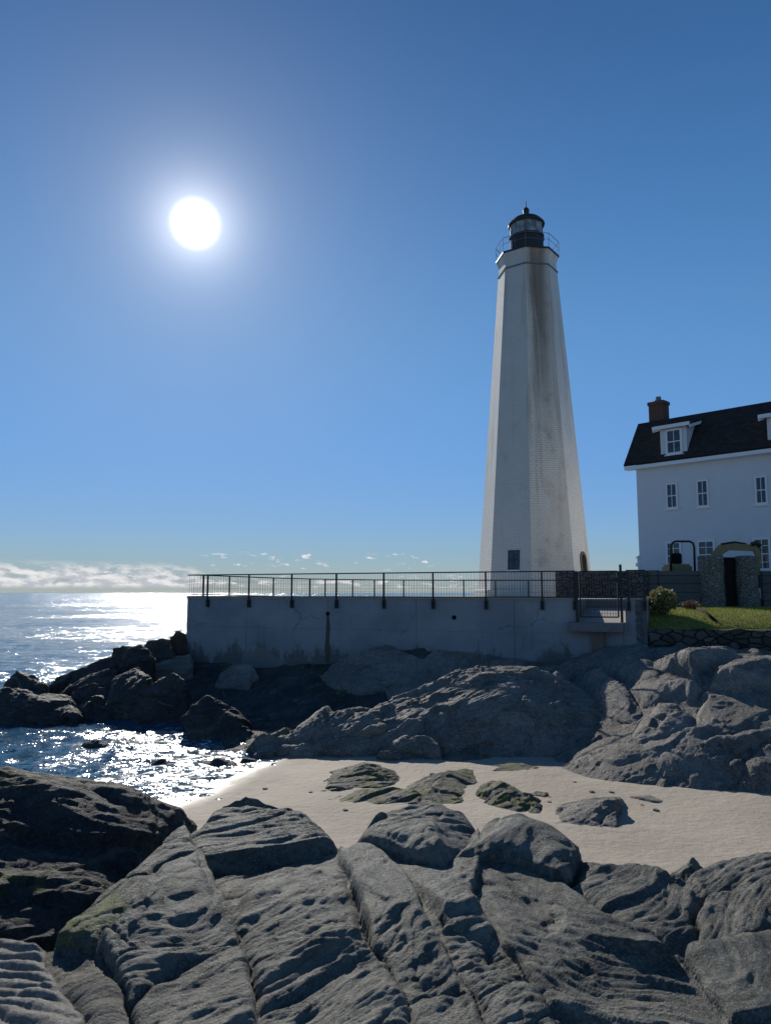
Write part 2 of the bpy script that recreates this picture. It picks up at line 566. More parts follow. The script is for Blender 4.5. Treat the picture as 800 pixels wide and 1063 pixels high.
def m_tower():
    """Whitewashed brick; uv.x = face index * 10 + metres along the face, uv.y = height"""
    m, t = new_mat('whitewashed_brick')
    uv = t.n('ShaderNodeTexCoord').outputs['UV']
    sx = t.n('ShaderNodeSeparateXYZ', i_Vector=uv)
    u, v = sx.outputs[0], sx.outputs[1]
    face = t.math('FLOOR', t.math('DIVIDE', t.math('ADD', u, 5.0), 10.0))
    br = t.n('ShaderNodeTexBrick', i_Vector=uv, i_Scale=1.0, i_Color1=(1, 1, 1, 1), i_Color2=(0.82, 0.82, 0.82, 1), i_Mortar=(0, 0, 0, 1))
    br.inputs['Brick Width'].default_value = 0.46
    br.inputs['Row Height'].default_value = 0.17
    br.inputs['Mortar Size'].default_value = 0.018
    br.inputs['Mortar Smooth'].default_value = 0.4
    brf = br.outputs[0]
    base = t.mix(t.noise(uv, 0.7, 6, 0.65), (0.70, 0.67, 0.62), (0.85, 0.82, 0.765))
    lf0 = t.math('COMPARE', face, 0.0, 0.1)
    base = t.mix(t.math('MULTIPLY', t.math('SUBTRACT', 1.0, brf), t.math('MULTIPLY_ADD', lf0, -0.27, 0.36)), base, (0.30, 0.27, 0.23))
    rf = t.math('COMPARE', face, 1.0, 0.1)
    base = t.mix(rf, base, (1.0, 0.93, 0.845), 'MULTIPLY')  # right-front face tinted warm: bounced light painted into the whitewash
    base = t.mix(lf0, base, (0.80, 0.79, 0.775), 'MULTIPLY')  # left-front face dimmed: its deeper shade painted into the whitewash
    # vertical dirt runs; heavier on the weather face (index 1) and near the top
    wv = t.n('ShaderNodeVectorMath', operation='MULTIPLY_ADD', x0=t.noise(uv, 1.2, 4, 0.6, out=1), x1=(0.16, 0.5, 0), x2=uv).outputs[0]
    streak = t.noise(t.mapping(wv, scale=(1.5, 0.085, 1)), 1.0, 6, 0.62)
    hup = t.smooth(v, 5.0, 31.0)
    amt = t.math('MULTIPLY_ADD', rf, 0.06, t.math('MULTIPLY', hup, 0.085))
    thr = t.math('SUBTRACT', t.math('ADD', streak, amt), 0.62)
    base = t.mix(t.math('MULTIPLY', t.smooth(thr, -0.06, 0.20), 0.7), base, (0.34, 0.25, 0.175))
    blot = t.noise(t.mapping(wv, scale=(0.9, 0.45, 1)), 1.0, 7, 0.7)
    base = t.mix(t.math('MULTIPLY', t.smooth(t.math('ADD', blot, t.math('MULTIPLY', rf, 0.05)), 0.56, 0.74), 0.5), base, (0.36, 0.31, 0.25))
    # one heavy rust-brown run below the gallery on the weather face
    lu = t.math('SUBTRACT', u, 10.0)
    run = t.math('MULTIPLY', t.smooth(t.math('ABSOLUTE', t.math('ADD', t.math('SUBTRACT', lu, 0.05), t.math('MULTIPLY', t.math('SUBTRACT', streak, 0.5), 1.6))), 0.95, 0.05), rf)
    run = t.math('MULTIPLY', run, t.smooth(t.math('ADD', v, t.math('MULTIPLY', blot, 5.0)), 15.0, 31.0))
    base = t.mix(t.math('MULTIPLY', run, 0.8), base, (0.19, 0.135, 0.095))
    h = t.math('ADD', t.math('MULTIPLY', brf, 0.7), t.math('MULTIPLY', t.noise(uv, 9, 5), 0.6))
    out(t, Base_Color=base, Roughness=0.85, Normal=t.bump(h, 0.9, 0.03), Specular_IOR_Level=0.2)
    return m


def m_stonewall(name, c1, c2, scale, mortar=(0.03, 0.03, 0.03)):
    m, t = new_mat(name)
    pos = t.n('ShaderNodeNewGeometry').outputs['Position']
    w = t.n('ShaderNodeVectorMath', operation='MULTIPLY_ADD', x0=t.noise(pos, 2.5, 3, out=1), x1=(0.25, 0.25, 0.25), x2=pos).outputs[0]
    vec = t.mapping(w, scale=(1.0, 1.0, 1.7))
    e = t.n('ShaderNodeTexVoronoi', feature='DISTANCE_TO_EDGE', i_Vector=vec, i_Scale=scale).outputs['Distance']
    c = t.n('ShaderNodeTexVoronoi', i_Vector=vec, i_Scale=scale).outputs['Color']
    g = t.n('ShaderNodeSeparateColor', i_Color=c).outputs[0]
    col = t.mix(g, c1, c2)
    col = t.mix(t.math('MULTIPLY', t.noise(pos, 9, 6), 0.5), col, tuple(x * 0.6 for x in c1))
    j = t.smooth(e, 0.07, 0.02)
    col = t.mix(j, col, mortar)
    h = t.math('ADD', t.smooth(e, 0.0, 0.12), t.math('MULTIPLY', t.noise(pos, 14, 5), 0.5))
    out(t, Base_Color=col, Roughness=0.85, Normal=t.bump(h, 1.0, 0.05), Specular_IOR_Level=0.2)
    return m


def m_shingle():
    m, t = new_mat('dark_roof_shingle')
    pos = t.n('ShaderNodeTexCoord').outputs['UV']
    br = t.n('ShaderNodeTexBrick', i_Vector=pos, i_Scale=1.0, i_Color1=(0.022, 0.020, 0.019, 1), i_Color2=(0.055, 0.048, 0.043, 1), i_Mortar=(0.006, 0.006, 0.006, 1))
    br.inputs['Brick Width'].default_value = 0.32
    br.inputs['Row Height'].default_value = 0.16
    br.inputs['Mortar Size'].default_value = 0.012
    col = t.mix(t.math('MULTIPLY', t.noise(pos, 1.3, 6, 0.7), 0.7), br.outputs[0], (0.045, 0.040, 0.036))
    out(t, Base_Color=col, Roughness=0.85, Normal=t.bump(br.outputs[1], 0.7, 0.015), Specular_IOR_Level=0.2)
    return m


def m_brick():
    m, t = new_mat('red_brick')
    pos = t.n('ShaderNodeTexCoord').outputs['UV']
    br = t.n('ShaderNodeTexBrick', i_Vector=pos, i_Scale=1.0, i_Color1=(0.17, 0.060, 0.04, 1), i_Color2=(0.10, 0.04, 0.028, 1), i_Mortar=(0.17, 0.15, 0.13, 1))
    br.inputs['Brick Width'].default_value = 0.22
    br.inputs['Row Height'].default_value = 0.075
    br.inputs['Mortar Size'].default_value = 0.008
    col = t.mix(t.math('MULTIPLY', t.noise(pos, 3.0, 5), 0.4), br.outputs[0], (0.05, 0.035, 0.03))
    out(t, Base_Color=col, Roughness=0.85, Specular_IOR_Level=0.2)
    return m


def m_boards(name, c1, c2, row):
    m, t = new_mat(name)
    pos = t.n('ShaderNodeNewGeometry').outputs['Position']
    z = t.n('ShaderNodeSeparateXYZ', i_Vector=pos).outputs[2]
    zz = t.math('DIVIDE', z, row)
    fr = t.math('FRACT', zz)
    gap = t.smooth(t.math('ABSOLUTE', t.math('SUBTRACT', fr, 0.5)), 0.46, 0.49)
    rowc = t.n('ShaderNodeTexWhiteNoise', noise_dimensions='1D', i_W=t.math('FLOOR', zz)).outputs[0]
    gr = t.noise(t.mapping(pos, scale=(0.9, 0.9, 14)), 1.5, 6, 0.65)
    col = t.mix(t.math('ADD', t.math('MULTIPLY', gr, 0.7), t.math('MULTIPLY', rowc, 0.3)), c1, c2)
    col = t.mix(gap, col, (0.012, 0.012, 0.012))
    out(t, Base_Color=col, Roughness=0.85, Normal=t.bump(t.math('SUBTRACT', gr, gap), 0.6, 0.03), Specular_IOR_Level=0.2)
    return m


def m_lawn():
    m, t = new_mat('lawn_turf')
    pos = t.n('ShaderNodeNewGeometry').outputs['Position']
    col = t.mix(t.smooth(t.noise(pos, 1.4, 6, 0.7), 0.3, 0.7), (0.15, 0.18, 0.028), (0.26, 0.26, 0.06))
    col = t.mix(t.math('MULTIPLY', t.smooth(t.noise(pos, 18, 4), 0.5, 0.7), 0.5), col, (0.05, 0.07, 0.012))
    out(t, Base_Color=col, Roughness=0.8, Normal=t.bump(t.noise(pos, 40, 4), 1.0, 0.04), Specular_IOR_Level=0.2)
    return m


def m_glass(name, col=(0.02, 0.028, 0.036), rough=0.06):
    m, t = new_mat(name)
    pos = t.n('ShaderNodeNewGeometry').outputs['Position']
    c = t.mix(t.smooth(t.noise(pos, 2.2, 3), 0.4, 0.62), col, tuple(x * 2.2 for x in col))
    out(t, Base_Color=c, Roughness=rough, Specular_IOR_Level=0.6, Normal=t.bump(t.noise(pos, 1.7, 2), 0.25, 0.02))
    return m


def m_leaf(name, a, b):
    m, t = new_mat(name)
    oi = t.n('ShaderNodeNewGeometry')
    c = t.mix(oi.outputs['Random Per Island'], a, b)
    bs = t.n('ShaderNodeBsdfPrincipled', i_Base_Color=c, i_Roughness=0.55, i_Specular_IOR_Level=0.3)
    tr = t.n('ShaderNodeBsdfTranslucent', i_Color=c)
    mx = t.n('ShaderNodeMixShader', i_Fac=0.3)
    t.t.links.new(bs.outputs[0], mx.inputs[1])
    t.t.links.new(tr.outputs[0], mx.inputs[2])
    o = t.n('ShaderNodeOutputMaterial')
    t.t.links.new(mx.outputs[0], o.inputs[0])
    return m


M['sand'] = m_sand()
M['sea'] = m_sea()
M['wall'] = m_wall()
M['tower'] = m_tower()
M['granite'] = m_stonewall('dark_granite_wall', (0.085, 0.083, 0.08), (0.16, 0.155, 0.145), 2.6, (0.03, 0.03, 0.03))
M['fieldstone'] = m_stonewall('dark_fieldstone', (0.05, 0.048, 0.042), (0.15, 0.14, 0.12), 2.3, (0.018, 0.017, 0.015))
M['shingle'] = m_shingle()
M['brick'] = m_brick()
M['boards'] = m_boards('weathered_grey_boards', (0.065, 0.065, 0.066), (0.14, 0.138, 0.134), 0.42)
M['darkwood'] = m_boards('black_timber', (0.012, 0.011, 0.011), (0.028, 0.026, 0.024), 0.3)
M['lawn'] = m_lawn()
M['glass'] = m_glass('window_glass')
M['lantern_glass'] = m_glass('lantern_glass', (0.15, 0.152, 0.155), 0.3)
M['black'] = simple('black_painted_steel', (0.012, 0.013, 0.015), 0.5, 0.0, spec=0.4)
M['black_iron'] = simple('black_iron', (0.020, 0.019, 0.019), 0.55, 0.0)
M['white'] = simple('white_trim_paint', (0.74, 0.75, 0.77), 0.6, var=0.05)
M['house'] = simple('white_house_paint', (0.62, 0.635, 0.655), 0.75, var=0.06, scale=1.2, bump=0.008, spec=0.2)
M['concrete'] = simple('pale_concrete', (0.36, 0.34, 0.30), 0.85, var=0.15, scale=4, bump=0.01, spec=0.2)
M['greyconc'] = simple('grey_concrete', (0.17, 0.17, 0.17), 0.85, var=0.2, scale=4, bump=0.01, spec=0.2)
M['brownconc'] = simple('stained_brown_concrete', (0.16, 0.13, 0.105), 0.9, var=0.3, scale=3, bump=0.02, spec=0.2)
M['plaza'] = simple('plaza_paving', (0.40, 0.38, 0.34), 0.85, var=0.12, scale=2, spec=0.2)
M['digger'] = simple('dusty_yellow_paint', (0.20, 0.155, 0.06), 0.5, var=0.35, scale=5)
M['rubber'] = simple('black_rubber', (0.010, 0.010, 0.010), 0.9, spec=0.1)
M['pillar'] = m_stonewall('rough_grey_pillar_stone', (0.20, 0.185, 0.155), (0.31, 0.29, 0.25), 5.5, (0.14, 0.13, 0.11))
M['leaf'] = m_leaf('bush_leaf', (0.07, 0.08, 0.025), (0.42, 0.38, 0.16))
M['leafdark'] = m_leaf('bush_leaf_dark', (0.02, 0.026, 0.010), (0.05, 0.06, 0.02))
M['dry'] = m_leaf('dry_stem', (0.10, 0.055, 0.03), (0.22, 0.15, 0.08))
M['grass'] = m_leaf('grass_blade', (0.16, 0.19, 0.03), (0.34, 0.33, 0.085))
M['stem'] = simple('woody_stem', (0.05, 0.04, 0.03), 0.9)
M['stain'] = simple('rust_stained_concrete', (0.09, 0.075, 0.055), 0.9, var=0.4, scale=3)
M['foam'] = simple('sea_foam', (0.8, 0.8, 0.8), 0.7, var=0.1)
M['weed'] = simple('wrack_weed', (0.03, 0.025, 0.015), 0.7)

# ------------------------------------------------------------------ sky and sun
W = bpy.data.worlds.new('World')
S.world = W
W.use_nodes = True
t = NT(W.node_tree)
sky = t.n('ShaderNodeTexSky', sky_type='NISHITA', sun_disc=False, sun_elevation=SUN_EL, sun_rotation=SUN_AZ,
          altitude=0.0, air_density=1.0, dust_density=0.05, ozone_density=3.0)
dirv = t.n('ShaderNodeTexCoord').outputs['Generated']
sx = t.n('ShaderNodeSeparateXYZ', i_Vector=dirv)
zc = sx.outputs[2]
az = t.math('ARCTAN2', sx.outputs[0], sx.outputs[1])
lum = t.vmath('DOT_PRODUCT', sky.outputs[0], (0.25, 0.6, 0.15))
comp = t.math('DIVIDE', 1.0, t.math('MULTIPLY_ADD', lum, 0.16, 0.62))
skc = t.n('ShaderNodeVectorMath', operation='SCALE', x0=sky.outputs[0])
t.t.links.new(comp, skc.inputs['Scale'])
skycol = t.n('ShaderNodeHueSaturation', i_Saturation=1.22, i_Value=0.88, i_Color=skc.outputs[0]).outputs[0]
zw = t.smooth(zc, 0.25, 0.85)
skycol = t.vmath('MULTIPLY', skycol, t.mix(zw, (1.0, 1.0, 1.0), (0.46, 0.50, 0.56)))
hw = t.smooth(zc, 0.38, 0.0)
tint = t.mix(hw, (1.0, 1.0, 1.0), (0.66, 0.83, 1.22))
skycol = t.vmath('MULTIPLY', skycol, tint)
# low cloud bank on the sea horizon, thinning to a few puffs further right
cv = t.n('ShaderNodeCombineXYZ', x0=t.math('MULTIPLY', az, 38.0), x1=t.math('MULTIPLY', zc, 112.0), x2=3.0).outputs[0]
cn = t.noise(cv, 1.0, 7, 0.6)
left = t.smooth(az, -0.20, -0.30)
top = t.math('MULTIPLY_ADD', left, 0.012, 0.024)
band = t.math('MULTIPLY', t.smooth(t.math('SUBTRACT', top, zc), -0.006, 0.012), t.smooth(zc, 0.004, 0.011))
thr = t.math('MULTIPLY_ADD', left, -0.20, 0.605)
thr = t.math('SUBTRACT', thr, t.math('MULTIPLY', t.smooth(zc, 0.030, 0.010), 0.10))
dens = t.math('MULTIPLY', t.smooth(t.math('SUBTRACT', cn, thr), 0.0, 0.10), band)
pv = t.n('ShaderNodeCombineXYZ', x0=t.math('MULTIPLY', az, 52.0), x1=t.math('MULTIPLY', zc, 190.0), x2=8.4).outputs[0]
pf = t.smooth(t.math('SUBTRACT', t.noise(pv, 1.0, 5, 0.55), 0.60), 0.0, 0.06)
pw_ = t.math('MULTIPLY', t.math('MULTIPLY', t.smooth(zc, 0.028, 0.036), t.smooth(zc, 0.056, 0.048)), t.math('MULTIPLY', t.smooth(az, -0.26, -0.20), t.smooth(az, 0.10, 0.04)))
dens = t.math('MAXIMUM', dens, t.math('MULTIPLY', pf, pw_))
cn2 = t.noise(t.vmath('ADD', cv, (0.25, 0.55, 0)), 1.0, 6, 0.6)
lit = t.smooth(t.math('SUBTRACT', cn, cn2), -0.10, 0.14)
cc = t.mix(lit, (4.0, 4.2, 4.7), (6.9, 6.8, 6.7))
# pale horizon band
hz = t.smooth(zc, 0.055, 0.0)
skycol = t.mix(t.math('MULTIPLY', hz, 0.35), skycol, (2.9, 3.7, 4.9))
skycol = t.mix(t.math('MULTIPLY', dens, 0.85), skycol, cc)
# the sun itself with its aureole
ca = t.vmath('DOT_PRODUCT', dirv, tuple(SUN_DIR))
ang = t.math('ARCCOSINE', t.math('MINIMUM', ca, 1.0))
disc = t.smooth(ang, R(2.0), R(0.7))
a1 = t.math('POWER', 2.718, t.math('DIVIDE', ang, -R(1.6)))
a2 = t.math('POWER', 2.718, t.math('DIVIDE', ang, -R(7.0)))
aur = t.math('ADD', t.math('MULTIPLY', disc, 9.0), t.math('MULTIPLY_ADD', a1, 11.0, t.math('MULTIPLY', a2, 1.25)))
glow = t.n('ShaderNodeVectorMath', operation='SCALE', x0=(1.0, 0.985, 0.97))
t.t.links.new(aur, glow.inputs['Scale'])
skycol = t.vmath('ADD', skycol, glow.outputs[0])
bg = t.n('ShaderNodeBackground', i_Color=skycol, i_Strength=0.112)
wo = t.n('ShaderNodeOutputWorld')
t.t.links.new(bg.outputs[0], wo.inputs[0])

sl = bpy.data.lights.new('sun', 'SUN')
sl.energy = 4.2
sl.angle = R(0.5)
sl.color = (1.0, 0.95, 0.87)
so = bpy.data.objects.new('sun', sl)
COL.objects.link(so)
so.location = SUN_DIR * 200
so.rotation_euler = (-SUN_DIR).to_track_quat('-Z', 'Y').to_euler()

# ------------------------------------------------------------------ camera
cd = bpy.data.cameras.new('camera')
cam = bpy.data.objects.new('camera', cd)
COL.objects.link(cam)
cam.location = (0, 0, EYE)
cam.rotation_euler = (math.pi / 2 + TH, 0, 0)
cd.sensor_fit = 'VERTICAL'
cd.sensor_height = 24.0
cd.lens = 24.0 * FPX / 1063.0
cd.clip_end = 100000
cd.clip_start = 0.05
S.camera = cam
S.view_settings.view_transform = 'Standard'
S.view_settings.look = 'None'
S.view_settings.exposure = 0.2
S.view_settings.gamma = 1.0
S.cycles.sample_clamp_indirect = 6.0
S.cycles.max_bounces = 6
S.cycles.use_denoising = True


# ------------------------------------------------------------------ rock fields (bedrock split into slabs along its cracks)
def poly_sd(xy, poly):
    """distance to the polygon's edge and inside flag"""
    d2 = np.full(len(xy), 1e9)
    ins = np.zeros(len(xy), bool)
    n = len(poly)
    for i in range(n):
        a, b = np.array(poly[i][:2]), np.array(poly[(i + 1) % n][:2])
        e = b - a
        w = xy - a
        tt = np.clip((w @ e) / max(e @ e, 1e-9), 0, 1)
        d2 = np.minimum(d2, ((w - tt[:, None] * e) ** 2).sum(1))
        c = ((a[1] <= xy[:, 1]) & (b[1] > xy[:, 1])) | ((b[1] <= xy[:, 1]) & (a[1] > xy[:, 1]))
        with np.errstate(divide='ignore', invalid='ignore'):
            xi = a[0] + (xy[:, 1] - a[1]) / (e[1] if abs(e[1]) > 1e-12 else 1e-12) * e[0]
        ins ^= c & (xy[:, 0] < xi)
    return np.sqrt(d2), ins


def project(px, py, H):
    d = ray(px, py)
    lo, hi = 1.0, 60.0
    ts = np.linspace(1.0, 60.0, 1200)
    X, Y, Z = d.x * ts, d.y * ts, EYE + d.z * ts
    h = H(X, Y)
    k = np.argmax(Z < h) if np.any(Z < h) else len(ts) - 1
    return (X[k], Y[k])


def grid_faces(nr, nc):
    i, j = np.meshgrid(np.arange(nr - 1), np.arange(nc - 1), indexing='ij')
    a = (i * nc + j).ravel()
    return np.stack([a, a + 1, a + nc + 1, a + nc], 1)


def mesh_np(name, v, f):
    me = bpy.data.meshes.new(name)
    me.vertices.add(len(v))
    me.vertices.foreach_set('co', np.asarray(v, np.float32).ravel())
    k = f.shape[1]
    me.loops.add(len(f) * k)
    me.polygons.add(len(f))
    me.loops.foreach_set('vertex_index', f.astype(np.int32).ravel())
    me.polygons.foreach_set('loop_start', np.arange(len(f), dtype=np.int32) * k)
    me.update(calc_edges=True)
    me.validate()
    return me


def sub_mesh(v, f, mask):
    ff = f[mask]
    u, inv = np.unique(ff.ravel(), return_inverse=True)
    return v[u], inv.reshape(ff.shape)


DS = 0.13


def rock_field(H, polys, us, ys, disp, leftover, warp=0.05, zmin=-9, post=None, name='rock_slab', cat='rock'):
    nr, nc = len(ys), len(us)
    Y, U = np.meshgrid(ys, us, indexing='ij')
    X = (U * Y).ravel()
    Y = Y.ravel()
    xy0 = np.stack([X, Y], 1)
    p3 = np.stack([X, Y, 0 * X], 1)
    xy = xy0 + warp * np.stack([pn(p3 * 1.1, 51) + 0.5 * pn(p3 * 4.3, 52), pn(p3 * 1.1, 53) + 0.5 * pn(p3 * 4.3, 54)], 1) * 2
    n = len(polys)
    D = np.full((n, len(X)), 1e9)
    ID = np.full(len(X), -1)
    sd = np.full((n, len(X)), 1e9)
    for k, pl in enumerate(polys):
        w = [project(a, b, H) for a, b in pl['px']]
        pl['w'] = w
        d, ins = poly_sd(xy, w)
        sd[k] = np.where(ins, -d, d)
        ID[ins & (ID < 0)] = k
    near = sd.argmin(0)
    if leftover is None:
        ID = np.where(ID < 0, near, ID)
    zb = H(X, Y)
    base = np.stack([X, Y, zb], 1)
    z = zb.copy()
    CR = np.zeros(len(z))
    dmin = np.abs(sd).min(0)
    for k, pl in enumerate(polys):
        m = ID == k
        if not m.any():
            continue
        d = np.where(sd[k][m] < 0, -sd[k][m], 0.0) if leftover is not None else np.abs(sd[k][m])
        c = np.mean(np.array(pl['w']), 0)
        e = 1 - np.exp(-(d / pl.get('w_e', 0.05 if leftover is None else 0.16)) ** 1.3)
        dome = pl.get('dome', 0.1) * DS * (1 - np.exp(-d / pl.get('w_d', 0.6)))
        tl = pl.get('tilt', (0, 0))
        eo = np.maximum(e, 0.8) if leftover is None else e
        pc_ = np.stack([X[m], Y[m], 0 * X[m]], 1)
        z[m] += eo * (pl.get('off', 0.0) + tl[0] * (X[m] - c[0]) + tl[1] * (Y[m] - c[1])) + dome
        CR[m] = 0.9 * pl.get('crack', 0.12) * np.exp(-d / pl.get('cw', 0.015)) * np.clip(0.55 + 1.6 * pn(pc_ * 0.9, 57), 0.12, 1.2)
        z[m] += disp(np.stack([X[m], Y[m], z[m]], 1), pl, k) * (0.75 + 0.25 * e)
        if 'extra' in pl:
            z[m] += pl['extra'](X[m], Y[m]) * e
    if leftover is not None:
        m = ID < 0
        z[m] += disp(base[m], {}, 99) * 0.9 - 0.05
    for _ in range(2):
        wb = np.exp(-(dmin / (0.016 if leftover is None else 0.12)) ** 2).reshape(nr, nc)
        Zg = z.reshape(nr, nc)
        Pd = np.pad(Zg, 1, mode='edge')
        bl = (Pd[:-2, 1:-1] + Pd[2:, 1:-1] + Pd[1:-1, :-2] + Pd[1:-1, 2:] + 0.5 * (Pd[:-2, :-2] + Pd[2:, 2:] + Pd[:-2, 2:] + Pd[2:, :-2]) + 2 * Zg) / 8.0
        z = (Zg * (1 - wb) + bl * wb).ravel()
    z = z - CR
    if post is not None:
        z = post(X, Y, z)
    V = np.stack([X, Y, z], 1)
    Fc = grid_faces(nr, nc)
    idf = ID[Fc]
    fid = np.sort(idf, 1)[:, 1]
    keep = z[Fc].max(1) > zmin
    objs = []
    for k, pl in enumerate(polys):
        mk = (fid == k) & keep
        if mk.sum() < 20:
            print('empty slab', pl['label'])
            continue
        v, f = sub_mesh(V, Fc, mk)
        # closed skirt: extrude the border downwards so each slab is a solid block
        v, f = skirt(v, f, pl.get('thick', 0.5))
        o = link_mesh(pl.get('name', name), mesh_np('slab', v, f), pl['mat'], None, True)
        tag(o, pl['label'], cat, pl.get('group'))
        objs.append(o)
    if leftover is not None:
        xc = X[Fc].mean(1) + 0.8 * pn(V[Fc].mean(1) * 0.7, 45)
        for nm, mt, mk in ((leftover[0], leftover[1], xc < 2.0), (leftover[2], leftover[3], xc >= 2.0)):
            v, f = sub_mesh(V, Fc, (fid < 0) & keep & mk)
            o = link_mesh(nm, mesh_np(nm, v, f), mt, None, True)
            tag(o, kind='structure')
    return objs


def skirt(v, f, depth):
    e = np.concatenate([f[:, [0, 1]], f[:, [1, 2]], f[:, [2, 3]], f[:, [3, 0]]])
    es = np.sort(e, 1)
    _, idx, cnt = np.unique(es, axis=0, return_index=True, return_counts=True)
    be = e[idx[cnt == 1]]
    b = np.unique(be.ravel())
    mp = {a: len(v) + i for i, a in enumerate(b)}
    low = v[b].copy()
    low[:, 2] -= depth
    nf = np.array([[x[1], x[0], mp[x[0]], mp[x[1]]] for x in be])
    return np.concatenate([v, low]), np.concatenate([f, nf])


# ------------------------------------------------------------------ loose rocks
def hull_rock(name, pts, mat, label, group, voxel=0.06, smooth=6, amp=1.0, strike=30, dip=40, wl=0.4, seed=0, ledge=1.0, cat='rock'):
    bm = bmesh.new()
    for p in pts:
        bm.verts.new(p)
    r = bmesh.ops.convex_hull(bm, input=bm.verts[:])
    junk = [x for x in r['geom_interior'] if isinstance(x, bmesh.types.BMVert)]
    junk += [x for x in r['geom_unused'] if isinstance(x, bmesh.types.BMVert)]
    if junk:
        bmesh.ops.delete(bm, geom=list(set(junk)), context='VERTS')
    bmesh.ops.recalc_face_normals(bm, faces=bm.faces[:])
    me = bpy.data.meshes.new('hull')
    bm.to_mesh(me)
    bm.free()
    o = bpy.data.objects.new('hull', me)
    COL.objects.link(o)
    md = o.modifiers.new('r', 'REMESH')
    md.mode = 'VOXEL'
    md.voxel_size = voxel
    ms = o.modifiers.new('s', 'SMOOTH')
    ms.factor = 0.5
    ms.iterations = smooth
    dg = bpy.context.evaluated_depsgraph_get()
    ev = bpy.data.meshes.new_from_object(o.evaluated_get(dg))
    bpy.data.objects.remove(o)
    n = len(ev.vertices)
    co = np.empty(n * 3, np.float32)
    ev.vertices.foreach_get('co', co)
    co = co.reshape(-1, 3).astype(float)
    no = np.empty(n * 3, np.float32)
    ev.vertices.foreach_get('normal', no)
    no = no.reshape(-1, 3)
    d = rock_disp(co, strike, dip, wl, seed, amp, ledge) - 0.03 * amp
    co = co + no * d[:, None]
    ev.vertices.foreach_set('co', co.astype(np.float32).ravel())
    ev.materials.clear()
    ob = link_mesh(name, ev, mat, None, True)
    return tag(ob, label, cat, group)


def outline_rock(outline, Yf, dr, back, mat, label, group, zground=None, sink=0.5, name='rock', **kw):
    """Rock with the given silhouette: its lower outline stands at depth Yf (or on zground), its crest lies dr metres
    further back, and behind the crest it falls away again over `back` metres."""
    ol = np.array(outline, float)
    x0, x1 = ol[:, 0].min(), ol[:, 0].max()
    ymin, ymax = ol[:, 1].min(), ol[:, 1].max()
    n = len(outline)

    def span(px):
        ys = []
        for i in range(n):
            a, b = ol[i], ol[(i + 1) % n]
            if min(a[0], b[0]) - 1e-6 <= px <= max(a[0], b[0]) + 1e-6:
                if abs(a[0] - b[0]) < 1e-6:
                    ys += [a[1], b[1]]
                else:
                    ys.append(a[1] + (px - a[0]) / (b[0] - a[0]) * (b[1] - a[1]))
        return min(ys), max(ys)
    pts = []
    zlow = None
    for px, py in outline:
        lo, hi = span(px)
        if zground is not None:
            yb = G(px, hi, zground).y
        elif callable(Yf):
            yb = project(px, hi, Yf)[1]
        else:
            yb = Yf
        frac = 0.0 if hi - lo < 1 else (hi - py) / (hi - lo)
        edge = frac < 0.5 or hi - lo < 0.18 * (ymax - ymin)
        Yp = yb + (0.0 if edge and frac < 0.5 else dr * min(1.0, (hi - py) / (0.5 * (ymax - ymin))))
        p = P(px, py, Yp)
        pts.append(p)
        if zlow is None or p.z < zlow:
            zlow = p.z
    allp = list(pts)
    for (px, py), p in zip(outline, pts):
        allp.append(Vector((p.x, p.y + back * 0.25, p.z - 0.05 * back)))
        allp.append(Vector((p.x * (p.y + back) / p.y, p.y + back, zlow - sink * 0.3)))
        allp.append(Vector((p.x, p.y, zlow - sink)))
    return hull_rock(name, allp, mat, label, group, **kw)


# ------------------------------------------------------------------ sea, sand
def build_sea():
    ys = [6.0]
    while ys[-1] < 46:
        ys.append(ys[-1] * 1.0042)
    while ys[-1] < 60000:
        ys.append(ys[-1] * 1.03)
    us = np.concatenate([[-6, -3, -1.8, -1.2], np.arange(-0.95, 0.12, 0.005), [0.2, 0.4, 0.8, 1.4, 2.5, 6]])
    ys = np.array(ys)
    Y, U = np.meshgrid(ys, us, indexing='ij')
    X = (U * Y).ravel()
    Y = Y.ravel()
    p = np.stack([X, Y, 0 * X], 1)
    fade = np.clip((70 - Y) / 25, 0, 1) * np.clip((1.0 - np.abs(X / np.maximum(Y, 1))) / 0.1, 0, 1)
    q = p * np.array([0.75, 1.0, 1.0]) + 0.8 * np.stack([pn(p * 0.4, 61), pn(p * 0.4, 62), 0 * X], 1)
    z = 0.09 * ridged(q * 0.38, 1, 0.5, 63) + 0.075 * ridged(q * 0.95, 2, 0.5, 65) + 0.022 * fbm(q * 3.1, 2, 0.5, 67)
    z = SEA + fade * (z - 0.06)
    V = np.stack([X, Y, z], 1)
    o = link_mesh('sea', mesh_np('sea', V, grid_faces(len(ys), len(us))), M['sea'], None, True, origin=(0, 0, SEA))
    tag(o, kind='structure')


build_sea()


def shore_s(X, Y):
    p1, p2 = SHORE
    d = (p2 - p1).normalized()
    return (X - p1.x) * d.y - (Y - p1.y) * d.x


def sand_h(X, Y):
    s = shore_s(X, Y)
    p = np.stack([X, Y, 0 * X], 1)
    s = s + 0.5 * pn(p * 0.35, 71)
    z = np.where(s > 0, SEA + 0.27 * (1 - np.exp(-np.maximum(s, 0) / 2.2)), SEA + 0.13 * s)
    return z + 0.035 * fbm(p * 0.55, 3, 0.5, 72) + 0.006 * pn(p * 4.0, 75)


